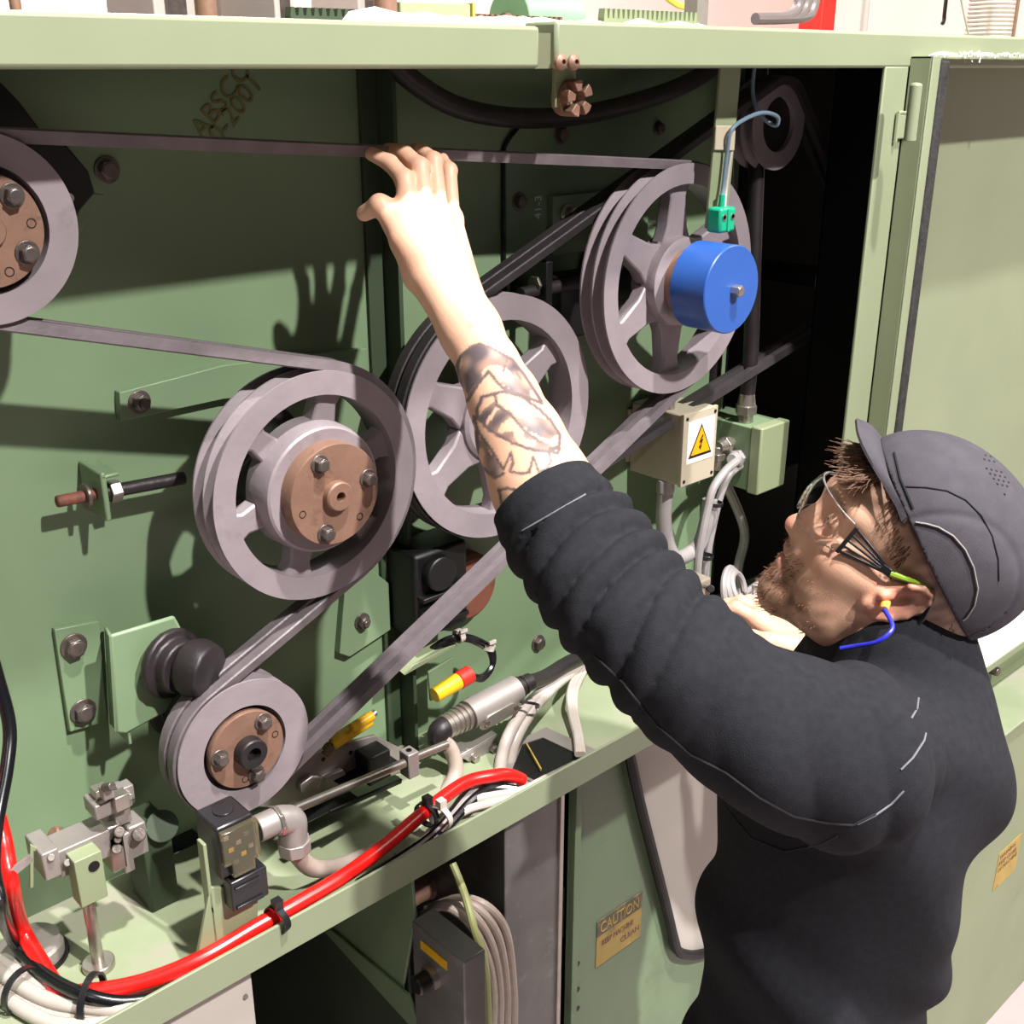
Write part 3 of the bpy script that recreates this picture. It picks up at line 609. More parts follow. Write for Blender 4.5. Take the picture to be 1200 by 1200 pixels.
# oval plate with window
ux=(d1-d0).normalized(); uz=V((-ux.z,0,ux.x)); cpl=(d0+d1)/2+V((-.002,-.020,-.010)); L_=.034;r_=.0125
ov=[]
for k in range(24):
    a=2*math.pi*k/24; ov.append(cpl+ux*(math.cos(a)*r_+(L_*.75 if math.cos(a)>0 else -L_*.75))+uz*math.sin(a)*r_)
part('oval_plate',M().prism(ov,V((0,.008,0))),STEEL,cb,.001)
ov2=[cpl+(p-cpl)*.78+V((0,-.003,0)) for p in ov]; part('plate_rib',M().prism(ov2,V((0,.004,0))),STEEL,cb,.001)
for s in(-1,1): part('screw',M().cyl(cpl+ux*(s*L_*.78)+V((0,-.003,0)),cpl+ux*(s*L_*.78)+V((0,-.005,0)),.0035,n=10),DSTEEL,cb)
gm=M();
for i in range(5): gm.cyl(d0-ux*(.004+.008*i),d0-ux*(.009+.008*i),.0195-.0006*i,n=20)
gm.cyl(d0,d0-ux*.04,.0165,n=18); part('ribbed_gland',gm,STEEL,cb,.001)
g0=d0-ux*.042; em=M().tube([g0+ux*.004,g0-ux*.008+V((0,0,-.002)),g0-ux*.010+V((0,0,-.016)),PY(517,866,.035)],.0155,14)
part('elbow',em,DIRON,cb)
for i,(t) in enumerate((.3,.6,.9)):
    a=g0-ux*.009+V((0,0,-.01)); b=PY(518,864,.035); p=a.lerp(b,t); part('rib',M().lathe(p,b-a,[(-.0025,.0165),(-.002,.0188),(.002,.0188),(.0025,.0165)],18),BPLA,cb)
gm=M();
for i in range(3): gm.cyl(d1+ux*(.004+.009*i),d1+ux*(.009+.009*i),.0165-.002*i,n=18)
gm.cyl(d1,d1+ux*.03,.013,n=16); part('ribbed_gland',gm,DIRON,cb,.001)
tag(obj('black_conduit',M().tube([d1+ux*.025,PY(640,793,.06),PY(668,776,.08),PY(705,760,.1),PY(760,742,.11)],.0115,12),DIRON),'black ribbed conduit running up right from the conduit body','conduit')
# yellow red sensor plug + black looped cables with white ties
sy=thing('cable_plug',tuple(PY(530,803,.05)),'yellow and red plug in front of black cable loop','plug')
y0=PY(509,815,.05);y1=PY(537,798,.05);y2=PY(551,790,.05)
part('sleeve',M().cyl(y0,y1,.0105,.012,n=18),YELL,sy,.001); part('collar',M().cyl(y1,y2,.0128,n=18),REDP,sy,.001)
for i in range(2):
    tag(obj('black_cable',M().tube([y2-V((.004,0,0)),PY(565,793+3*i,.055),PY(577,780,.06),PY(577-4*i,762,.065),PY(562,751+4*i,.07),PY(545,746+3*i,.07),PY(522,750+3*i,.07),PY(500,765,.09)],.0042,8),BLACKC),('outer','inner')[i]+' black cable looping from the red plug collar','cable','looping black cables')
for i,(x,y,a) in enumerate(((538,745,(1,0,.1)),(572,758,(.4,0,1)))):
    tag(obj('cable_tie',M().lathe(PY(x,y,.068),a,[(-.004,.008),(.004,.008),(.004,.010),(-.004,.010)],14,True).box(PY(x,y,.06)+V((.0,-.004,.004)),PY(x,y,.06)+V((.012,0,.008))),WHITEP),('white tie at top of black cable loop','white tie at right of black cable loop')[i],'cable tie')
sg=thing('yellow_sensor',tuple(PY(413,855,.06)),'yellow sensor barrel under the diagonal belts','sensor')
s0=PY(388,872,.06);s1=PY(434,842,.06)
part('barrel',M().bar(s0,s1,.014,.016),YELL,sg,.003); part('ridge',M().cyl(s0.lerp(s1,.45)+V((0,-.006,.008)),s1+V((0,-.006,.008)),.0065,n=14),YELL,sg,.001)
part('screw',M().cyl(s1+V((-.002,-.006,.008)),s1+V((.004,-.006,.010)),.005,n=12),STEEL,sg); part('tip',M().bar(s0-V((.012,0,.01)),s0,.010,.012),RUST,sg,.002)
# green guide channel top (bright strip)
gc=thing('green_channel',tuple(PY(500,790,.08)),'green angled channel rising behind the yellow and red plug','channel')
part('flange',M().prism([PY(474,792,.07),PY(484,780,.07),PY(534,754,.07),PY(536,757,.07)],V((0,.02,.004))),GREEN,gc,.001)
part('web',M().prism([PY(502,788,.085),PY(531,770,.085),PY(531,810,.085),PY(505,822,.085)],V((0,.004,0))),PANEL,gc,.001)
# guide plate, block, rods
gpz=thing('guide_plate',tuple(PZ(400,930,ZS)),'long grey guide plate with slots behind the small pulley','plate')
part('plate',M().prism([PY(x,y,.06) for x,y in [(300,945),(330,905),(380,878),(440,862),(475,880),(475,905),(440,915),(380,928),(330,948)]],V((0,.006,0))),ALU,gpz,.001)
for x,y in ((379,890),(411,882)): part('hole',M().lathe(PY(x,y,.0595),Y_,[(0,.003),(.001,.003),(.001,0)],12),BLACKM,gpz)
for p in ([(354,930),(374,922),(377,912),(366,910),(352,920)],[(380,912),(402,902),(406,908),(385,918)]): part('clip',M().prism([PY(x,y,.05) for x,y in p],V((0,.008,0))),ALU,gpz,.001)
part('dark_block',M().box(PY(405,925,.03),PY(470,895,.03)+V((0,.05,0))),BLACKM,gpz,.003)
part('foot_block',M().box(PY(352,968,.04),PY(420,935,.04)+V((0,.05,0))),BLACKM,gpz,.003)
rd=thing('guide_rod',tuple(PY(430,910,.0)),'slim steel rod clamped in a small square block above the shelf','rod')
part('rod',M().cyl(PY(345,948,.0),PY(474,894,.0),.0058,n=16),STEEL,rd,.001); part('rod_end',M().cyl(PY(484,888,.0),PY(524,872,.0),.0055,n=16),STEEL,rd,.001)
k=PY(482,895,.0); part('clamp',M().box(k-V((.0085,.006,.018)),k+V((.0085,.014,.018))),ALU,rd,.0015)
part('clamp_screw',M().lathe(k+V((0,.004,.018)),Z_,[(0,.004),(.001,.004),(.001,.002),(0,.002)],10),BLACKM,rd)
part('cross_block',M().box(k-V((.045,-.03,.03)),k+V((-.01,.06,.012))),BLACKM,rd,.002)
# pulley group under the shelf rod (dark cross shape is a small lever)
lv=thing('black_lever',tuple(PY(440,920,.01)),'flat black slotted lever lying over the shelf below rod','lever')
part('arm',M().bar(PY(386,952,.0),PY(470,915,.02),.006,.004),BLACKM,lv,.001)
part('cross',M().bar(PY(452,910,.01),PY(474,942,.01),.012,.004),BLACKM,lv,.001) if 0 else None
# aluminium angle bracket
ab=thing('aluminium_bracket',tuple(PZ(570,890,ZS)),'grey aluminium angle bracket with two screws beside white cables','bracket')
part('face',M().prism([PY(x,y,.035) for x,y in [(538,888),(583,862),(586,902),(570,908),(545,890)]],V((0,.004,0))),ALU,ab,.001)
part('top',M().prism([PY(538,888,.035),PY(583,862,.035),PY(583,862,.035)+V((0,.05,0)),PY(538,888,.035)+V((0,.05,0))],V((0,0,.003))),ALU,ab,.001)
for x,y in ((555,888),(577,877)): part('screw',hexbolt(PY(x,y,.035),-Y_,.0062,.006,washer=True),STEEL,ab,.0005)
# shelf cutout frame
cf=thing('cutout_frame',tuple(PZ(660,880,ZS)),'flat metal frame around a dark opening in shelf under white cables','frame')
zf=ZS+.003
fr=[PZ(x,y,zf) for x,y in [(610,866),(640,852),(706,882),(628,918),(590,900)]]
inr=[PZ(x,y,zf) for x,y in [(612,872),(636,864),(683,886),(626,914),(600,902)]]
part('rim',M().add([p for p in fr]+[p for p in inr]+[p-Z_*.003 for p in fr]+[p-Z_*.003 for p in inr],[(i,(i+1)%5,5+(i+1)%5,5+i) for i in range(5)]+[(10+i,10+(i+1)%5,(i+1)%5,i) for i in range(5)]+[(15+i,15+(i+1)%5,5+(i+1)%5,5+i) for i in range(5)]),ALU,cf)
part('opening',M().add([p-Z_*.0015 for p in inr],[(0,1,2,3,4)]),BLACKM,cf,label='dark opening')
part('edge_tab',M().bar(PZ(617,872,zf+.004),PZ(634,902,zf+.004),.004,.002),LABELY,cf)
# white cable bundle
for i in range(2):
    tag(obj('white_cable',M().tube([PY(684+5*i,766,.11),PY(668+5*i,784,.09),PY(640+7*i,806,.06),PY(614+10*i,832,.03),PY(596+10*i,862,.01),PY(588+10*i,888,.0),PY(584+11*i,910,-.01),PZ(574+12*i,934,ZS+.01)],.0088,12),WHITEP),('left','right')[i]+' thick white cable of pair coming down behind red cable','cable','thick white cables')
tag(obj('cable_tie',M().lathe(PY(615,826,.028),(-.6,-.5,-.9),[(-.002,.020),(.002,.020),(.002,.0215),(-.002,.0215)],18,True),BPLA),'black tie around the pair of thick white cables','cable tie')
for i in range(3):
    tag(obj('white_cable',M().tube([PY(686+4*i,768,.10),PY(676+4*i,788,.09),PZ(667+3.5*i,812,ZS+.03),PZ(669+3*i,838,ZS+.018),PZ(675+2.5*i,862,ZS+.012),PZ(677+3*i,884,ZS+.014)],.0046,9),WHITEP),('left','middle','right')[i]+' thin cable of three dropping to shelf lip behind the sleeve','cable','thin white cables')
# red, black and cream cables along the shelf
zc=ZS+.012
def PC(x,y,z,r=.008):
    p=PZ(x,y,z); p.y=max(p.y,YF+r+.001) if p.z<ZL+.002 else p.y; return p
def zt_(pts,r): return M().tube([PZ(x,y,z) for x,y,z in pts],r,12)
R_=[(24,1085,1.19),(48,1128,1.165),(72,1160,1.158),(108,1162,1.157),(170,1150,1.158),(235,1124,1.166),(300,1086,1.172),(350,1058,1.176),(410,1022,1.18),(455,988,1.18),(490,958,1.182),(520,934,1.184),(548,916,1.184),(578,909,1.182),(596,908,1.176),(612,914,1.160)]
tag(obj('red_cable',M().tube([PY(-140,640,.1),PY(-60,840,.09),PY(-14,930,.06),PY(3,982,.035),PY(12,1036,.005)]+[PC(*p) for p in R_],.0088,14),REDC),'long bright red cable running along the shelf lip','cable')
B_=[(16,1102,1.178),(50,1140,1.165),(95,1164,1.17),(150,1174,1.158),(215,1158,1.152),(290,1118,1.150),(350,1083,1.150),(420,1043,1.150)]
tag(obj('black_cable',M().tube([PY(-60,560,.11),PY(-30,700,.11),PY(-4,790,.10),PY(11,850,.085),PY(8,900,.065),PY(-3,960,.04),PY(-7,1010,.01),PY(0,1060,-.03)]+[PC(*p) for p in B_],.0068,12),BLACKC),'black cable hanging at left edge then following the red one','cable')
CR=[]
for i in range(4):
    o=i*13; z=1.152-.004*i+(.006 if i%2 else 0)
    pts=[(-60,1085+o,z+.01),(-20,1110+o,z),(14,1136+o,z),(60,1160+o,z),(110,1170+o*.8,z),(170,1176+o*.55,z),(240,1140+o*.2,z-.004),(300,1104+o*.1,z-.006),(360,1068+o*.1,z-.006)]
    tag(obj('cream_cable',M().tube([PC(*p) for p in pts],.0078,12),WHITEP),('innermost','second','third','outermost')[i]+' of the four cream cables at the bottom left corner','cable','cream cables in lower left corner')
for i,(x,y,r) in enumerate(((26,1160,.024),(108,1170,.026))):
    p=PZ(x,y,1.156); tg=(PZ(x+20,y+9,1.156)-p).normalized() if i==0 else (PZ(x+20,y+2,1.156)-p).normalized()
    tag(obj('cable_tie',M().lathe(p,tg,[(-.0035,r*.9),(.0035,r*.9),(.0035,r),(-.0035,r)],24,True),BPLA),('left black tie around the cream cables','right black tie around cream and black cables')[i],'cable tie')
# cables beside the red one near centre
for i,(ma,l) in enumerate(((BLACKC,'upper black cable crossing under the red one at centre'),(GREYC,'grey cable crossing below the red one at centre'),(BLACKC,'lower black cable crossing under the red one at centre'))):
    tag(obj(('black_cable','grey_cable','black_cable')[i],M().tube([PZ(600+4*i,916+5*i,1.158),PZ(575,914+5*i,1.162),PZ(552,925+7*i,1.160),PZ(528,955+5*i,1.160),PZ(505,980+4*i,1.160),PZ(470,1005+4*i,1.158),PZ(420,1036+2*i,1.155)],.0066,10),ma),l,'cable')
for i in range(2):
    tag(obj('white_cable',M().tube([PZ(640,912+4*i,1.160),PZ(612,926+6*i,1.160),PZ(580,932+8*i,1.160),PZ(550,938+10*i,1.160),PZ(524,952+10*i,1.157)],.0055,9),WHITEP),('upper','lower')[i]+' short white cable under the red cable near the frame','cable','short white cables')
for i,(x,y,ma,l) in enumerate(((500,954,BPLA,'black tie knotted round the red and black cables'),(325,1077,BPLA,'small black tie on the red cable at the lip'),(516,958,WHITEP,'white tie next to the black knotted tie'))):
    p=PZ(x,y,1.178); m=M().lathe(p,V((.85,.2,.05)),[(-.004,.015),(.004,.015),(.004,.017),(-.004,.017)],18,True).box(p+V((-.004,-.006,.014)),p+V((.006,.004,.026)))
    tag(obj('cable_tie',m,ma),l,'cable tie')
# small socket screw on lip etc
# ================================================================ lower part of the machine below the shelf
lo=thing('lower_frame',(1.0,.2,FZ),'dark green lower frame of the machine under the open shelf','machine')
yk=-.06
gx0=PY(592,1000,yk).x;gx1=PY(655,1000,yk).x
col=thing('galvanised_trunking',(gx0,.1,FZ),'tall grey galvanised cable trunking under the shelf','trunking')
part('trunk',M().box((gx0,yk,FZ),(gx1,.22,ZS-.01)),GALV,col,.002)
part('edge_strip',M().box((gx1-.002,yk-.004,FZ),(gx1+.006,yk+.01,ZS-.01)),STEEL,col,.001)
px0=PY(667,1000,yk).x;px1=PY(830,1000,yk).x
part('side_panel',M().box((px0,yk,FZ),(px1+.5,yk+.004,ZS-.01)),PANEL,lo,.001)
part('panel_flange',M().box((px0,yk-.012,FZ),(px0+.012,yk,ZS-.01)),PANEL,lo,.001)
for y in (925,950,984,1130,1160,1182): part('hole',M().lathe(PY(677,y,yk-.0005),Y_,[(0,.005),(.001,.005),(.001,0)],12),BLACKM,lo)
for y0,y1 in ((925,965),(1040,1100)): part('lug',M().box(PY(657,y1,yk+.02),PY(662,y0,yk+.02)+V((0,.02,0))),PANEL,lo)
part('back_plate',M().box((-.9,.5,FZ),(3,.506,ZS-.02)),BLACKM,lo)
# pale panel right of gasket and gasket tube
part('pale_panel',M().prism([PY(738,872,yk-.006),PY(800,1118,yk-.006),PY(900,1118,yk-.006),PY(900,830,yk-.006)],V((0,.004,0))),PALE,lo,.001,'pale grey painted panel')
part('edge_seal',M().tube([PY(735,872,yk-.012),PY(751,945,yk-.012),PY(770,1020,yk-.012),PY(785,1080,yk-.012),PY(791,1108,yk-.012),PY(802,1118,yk-.012),PY(830,1116,yk-.012),PY(900,1090,yk-.012)],.0085,10),BRUB,lo,0,'black rubber edge seal')
# caution label
m=M(); lq=[PY(x,y,yk) for x,y in [(698,1134),(750,1103),(749,1068),(699,1098)]]
ux=(lq[1]-lq[0]); lx0=PY(698,1120,yk).x;lx1=PY(750,1090,yk).x; za=PY(698,1134,yk).z;zc_=PY(699,1098,yk).z
cl=part('caution_label',M().box((lx0,yk-.0012,za),(lx1,yk,zc_+.002)),LABELY,lo,0,'faded yellow caution label')
hh=zc_-za
part('label_header',M().box((lx0,yk-.0016,zc_-hh*.02),(lx1,yk-.0002,zc_+hh*.48)),mat('worn_label_header',(92,84,72),.6,0,.15,30,dirt=(134,116,84),dscale=40,dth=.5),cl)
text('CAUTION',hh*.46,(lx0+.006,yk-.002,zc_+hh*.06),X_,Z_,LABELY,cl,'lettering',sx=.72)
text('KEEP MACHINE',hh*.24,(lx0+.012,yk-.0016,za+hh*.62),X_,Z_,RUST,cl,'lettering',sx=.74); text('CLEAN',hh*.24,(lx0+.055,yk-.0016,za+hh*.28),X_,Z_,RUST,cl,'lettering')
# white cabinet foot at bottom left
wf=thing('white_cover',(PY(250,1180,-.05).x,-.05,FZ),'plain off-white cover panel below the shelf at lower left','cover')
part('panel',M().box((PY(200,1180,-.06).x-.6,-.06,FZ),(PY(297,1160,-.06).x,-.03,ZS-.01)),PALE,wf,.003)
part('rivet',M().cyl(PY(288,1168,-.06),PY(288,1168,-.062),.003,n=10),DSTEEL,wf)
# green side wall (facing left) and control box
xk=PY(545,1128,-.19).x
def PXp(px,py): return PX(px,py,xk)
part('side_wall',M().prism([PX(x,y,xk+.004) for x,y in [(380,1000),(480,1000),(486,1075),(470,1168),(380,1092)]],V((.004,0,0))),PANEL,lo,.001,'green side plate')
part('strip',M().prism([PX(x,y,xk) for x,y in [(378,1090),(388,1090),(478,1166),(500,1230),(478,1200)]],V((.004,0,0))),PANEL,lo,.001)
part('lower_wall',M().box((xk+.012,-.06,FZ),(xk+.016,.5,ZS-.02)),DARKG,lo)
bxz=PXp(545,1128).z; byf=-.19; byb=PXp(484,1084).y
cbx=thing('control_box',(xk+.06,0,bxz-.5),'grey control box with black push button under the shelf','control box')
part('body',M().box((xk-.002,byf,bxz-.55),(xk+.032,byb,bxz)),GALV,cbx,.002)
lp=PXp(510,1118)
part('button_label',M().obox(lp+V((-.0025,0,0)),Y_,X_,Z_,(.05,.001,.013)),YELL,cbx,0,'yellow button label')
bp=PXp(508,1143); part('button_bezel',M().lathe(bp+V((-.002,0,0)),-X_,[(0,.016),(.008,.015),(.008,.010)],24),STEEL,cbx)
part('button',M().lathe(bp+V((-.002,0,0)),-X_,[(.004,.012),(.024,.0125),(.026,.010),(.026,0)],24),BPLA,cbx)
tag(obj('rusty_valve',M().tube([PY(470,1058,.12),PY(486,1040,.12),PY(505,1030,.12),PY(528,1034,.12)],.026,14,5,[.018,.026,.03,.02]),RUST),'rusty brown valve body in the dark behind control box','valve')
for i in range(4):
    pts=[PY(490+3*i,1082-5*i,-.02),PY(515+7*i,1062-3*i,-.05),PY(545+8*i,1076-5*i,-.09),PY(566+9*i,1110-6*i,-.1),PY(577+8*i,1150,-.1),PY(578+8*i,1200,-.1),PY(572+8*i,1290,-.1)]
    tag(obj('cream_cable',M().tube(pts,.0060,10),CONDB),('first','second','third','fourth')[i]+' of the cream cables arching over control box, counted from the left','cable','cables over control box')
tag(obj('green_yellow_cable',M().tube([PY(530,1012,-.06),PY(545,1050,-.09),PY(556,1090,-.12),PY(568,1130,-.13),PY(572,1200,-.13),PY(572,1290,-.13)],.0055,10),mat('green_yellow_sheath',(146,148,96),.5)),'thin straight yellow-green cable in front of the cream cables','cable')
# ================================================================ above the header
tp=2.072
def rack(x0,x1,Y,z0,h,label,ma=GREEN,teeth=True,th=.012,pitch=.0105):
    t=thing('toothed_rack',((x0+x1)/2,Y,z0),label,'rack'); part('strip',M().box((x0,Y,z0),(x1,Y+th,z0+h*.72)),ma,t)
    n=int((x1-x0)/pitch); m=M()
    for k in range(n): a=x0+k*pitch; m.prism([V((a,Y,z0+h*.72)),V((a+pitch*.7,Y,z0+h*.72)),V((a+pitch*.55,Y,z0+h)),V((a+pitch*.15,Y,z0+h))],V((0,th,0)))
    o=part('teeth',m,ma,t); o['kind']='stuff'; return t
Yr=.2
rack(PY(708,20,Yr).x,PY(820,20,Yr).x,Yr,tp,PY(760,12,Yr).z-tp,'long dark green toothed rack on top of the machine')
rack(PY(555,20,Yr+.1).x,PY(665,20,Yr+.1).x,Yr+.1,tp,PY(610,18,Yr+.1).z-tp,'low brown toothed rack behind the header at centre',RUST)
rack(PY(340,10,Yr).x,PY(450,10,Yr).x,Yr,tp,PY(400,10,Yr).z-tp,'dark toothed rack on top of machine at left',DARKG)
gb=thing('green_block',tuple(PY(510,20,.1)),'flat green block with yellow tab on the machine top','block')
part('plate',M().box((PY(470,20,.1).x,.1,tp),(PY(552,20,.1).x,.13,PY(540,4,.1).z)),GREEN,gb,.002)
part('tab',M().box((PY(553,10,.1).x,.098,tp),(PY(556,10,.1).x,.135,PY(555,3,.1).z)),LABELY,gb,.001)
gd=thing('green_roller',tuple(PY(630,15,.45)),'pale green round roller lying on machine top','roller')
part('roller',M().cyl((PY(596,12,.45).x,.45,tp+.035),(PY(662,12,.45).x,.45,tp+.035),.05,n=28),mat('mint_paint',(128,168,134),.4),gd,.003)
part('axle',M().cyl((PY(590,12,.45).x,.45,tp+.035),(PY(672,12,.45).x,.45,tp+.035),.012,n=14),RUST,gd)
rn=random.Random(11)
for i,(a,b,n,Y) in enumerate(((440,690,120,.0),(680,830,70,.02))):
    m=M()
    for k in range(n):
        x=a+(b-a)*rn.random(); p=PY(x,30,Y+rn.random()*.12); p.z=tp+.006
        m.sphere(p,.009+rn.random()*.012,4,(1.6+rn.random()*1.5,1,.45+rn.random()*.5))
    o=obj('white_film_scraps',m,CLOTHW); tag(o,('crumpled white scraps along the middle of machine top','crumpled white scraps right of the header joint')[i],'scraps',None,'stuff')
tag(obj('top_rail',M().box((-.9,-.02,tp),(PY(560,28,-.02).x,.0,tp+.004)).box((PY(110,10,-.01).x,-.012,tp),(PY(175,10,-.01).x,.0,tp+.009)),RUST,None,.001),'thin rusty rail along the machine top at left','rail')
for i,(x,Y,r,h,l) in enumerate(((452,.1,.013,.06,'small brown spindle standing on machine top'),(242,.25,.012,.08,'grey brown spindle on machine top at left'),(20,.3,.006,.09,'thin dark rod on machine top, far left'))):
    p=PY(x,20,Y); tag(obj('spindle',M().cyl((p.x,Y,tp),(p.x,Y,tp+h),r,n=18).cyl((p.x,Y,tp),(p.x,Y,tp+.012),r*1.5,n=18),RUST,None,.001),l,'spindle')
# things further back
p=PY(972,10,1.6); tag(obj('red_post',M().box((p.x-.045,1.6,FZ),(p.x+.045,1.7,3.2)),REDM,None,.004),'bright red square steel post behind the machine','post')
p=PY(1014,10,1.3); tag(obj('grey_pole',M().cyl((p.x,1.3,FZ),(p.x,1.3,3.0),.014,n=14),PALE),'slim pale pole right of the red post','pole')
p=PY(1163,10,.8); hm=M()
prof=[];
for k in range(40): prof+=[(k*.012,.066),(k*.012+.006,.072)]
hm.lathe((p.x,.8,tp),Z_,[(0,.10),(.012,.095)]+[(h+.02,r) for h,r in prof],32); tag(obj('ribbed_duct',hm,HOSE),'translucent ribbed duct standing at the right on the machine top','duct')
p=PY(1192,10,.6); tag(obj('dark_rod',M().cyl((p.x,.6,tp),(p.x,.6,tp+.4),.005,n=10),RUST),'thin brown rod at the far right of machine top','rod')
p=PY(1108,5,1.5); tag(obj('hanging_hook',M().tube([V((p.x,1.5,2.9)),V((p.x,1.5,2.3)),V((p.x+.004,1.5,2.22)),V((p.x-.006,1.5,2.2))],.008,8),BLACKM),'small dark hook hanging above the machine','hook')
tag(obj('thin_cord',M().tube([PY(1136,30,.7)+V((0,0,-.02)),PY(1128,8,.7),PY(1118,-40,.7)],.003,6),WHITEP),'thin white cord rising from machine top beside the duct','cord')
cbp=thing('bent_duct',tuple(PY(930,20,1.1)),'group of bent grey tubes behind the machine, left of red post','duct')
for k in range(3): part('tube',M().tube([PY(905-10*k,22,1.1),PY(922+9*k,20,1.1),PY(934+9*k,10,1.1),PY(938+9*k,-14,1.1),PY(940+9*k,-40,1.1)],.016,10),mat('grey_duct',(122,112,112),.4),cbp)
tag(obj('grey_rail',M().box((PY(850,20,.9).x,.9,tp+.03),(PY(1000,20,.9).x,.93,tp+.05)).box((PY(856,20,.9).x,.9,tp),(PY(866,20,.9).x,.93,tp+.05)),ALU,None,.002),'grey horizontal rail on machine top left of the red post','rail')
tag(obj('yellow_hose_coil',M().tube([PY(782,-2,1.0),PY(795,6,1.0),PY(808,7,1.0),PY(819,0,1.0),PY(822,-12,1.0),PY(800,-20,1.0),PY(782,-2,1.0)],.008,8),mat('pale_yellow_hose',(232,214,90),.3)),'pale yellow hose coil at the top behind the machine','hose')
p=PY(824,10,.8); tag(obj('grey_post',M().box((p.x-.02,.8,tp),(p.x+.02,.84,2.6)),ALU,None,.002),'grey upright post behind the long toothed rack','post')
for i,(x0,x1,Y,l) in enumerate(((180,230,2.2,'pale pink cabinet far behind the machine, leftmost'),(260,300,2.4,'light cabinet with dark window far behind the machine'),(322,345,2.0,'narrow cream column far behind the machine'),(420,450,2.6,'pink grey wall cabinet behind the spindle'))):
    a=PY(x0,5,Y).x;b=PY(x1,5,Y).x; t=thing('wall_cabinet',((a+b)/2,Y,FZ),l,'cabinet'); part('body',M().box((a,Y,FZ),(b,Y+.3,2.75)),PALE,t,.005)
    part('window',M().box((a+(b-a)*.25,Y-.004,2.16),(b-(b-a)*.25,Y,2.26)),DSTEEL,t)
# ================================================================ implicit-surface modeller (numpy surface nets)
class S:
    def __init__(s): s.g=[]
    def grp(s,prims,k=.01,ki=.01,sub=False):
        P=[]
        for p in prims:
            if p[0]=='c': _,a,b,ra,rb=p; a=np.array(a,float);b=np.array(b,float); P.append(('c',a,b,ra,rb)); c=(a+b)/2; R=np.linalg.norm(a-b)/2+max(ra,rb)
            else:
                _,c,rad,fr=p; c=np.array(c,float); R=max(rad); P.append(('e',c,np.array(rad,float),np.array(fr,float)))
            P[-1]=P[-1]+((c,R),)
        s.g.append((P,k,ki,sub)); return s
def c_(a,b,ra,rb=None): return ('c',tuple(a),tuple(b),ra,ra if rb is None else rb)
def e_(c,rad,fr=((1,0,0),(0,1,0),(0,0,1))): return ('e',tuple(c),tuple(rad),[list(v) for v in fr])
def prim_d(p,X):
    if p[0]=='c':
        a,b,ra,rb=p[1:5]; ba=b-a; L2=ba@ba+1e-12; pa=X-a; h=np.clip((pa@ba)/L2,0,1); return np.linalg.norm(pa-h[...,None]*ba,axis=-1)-(ra+(rb-ra)*h)
    c,rad,fr=p[1:4]; q=(X-c)@fr.T; k0=np.linalg.norm(q/rad,axis=-1); k1=np.linalg.norm(q/rad**2,axis=-1)+1e-9; return k0*(k0-1)/k1
def smin(a,b,k):
    if k<=0: return np.minimum(a,b)
    h=np.maximum(k-np.abs(a-b),0)/k; return np.minimum(a,b)-h*h*k*.25
def evalS(s,X,cen,rad,post=None):
    """X (n,m,3) blocks of points, cen (n,3) block centres, rad block radius"""
    D=np.full(X.shape[:2],.5)
    for P,k,ki,sub in s.g:
        G=None; idx=np.zeros(len(X),bool)
        for p in P: c,R=p[-1]; idx|= np.linalg.norm(cen-c,axis=1)<R+rad+k+ki+.02
        ii=np.nonzero(idx)[0]
        if not len(ii): continue
        Xi=X[ii]; G=np.full(Xi.shape[:2],.5); ce=cen[ii]
        for p in P:
            c,R=p[-1]; jj=np.nonzero(np.linalg.norm(ce-c,axis=1)<R+rad+ki+.02)[0]
            if len(jj): G[jj]=smin(G[jj],prim_d(p,Xi[jj]),ki)
        D[ii]= -smin(-D[ii],G,k) if sub else smin(D[ii],G,k)
    if post is not None: D=post(X,D)
    return D
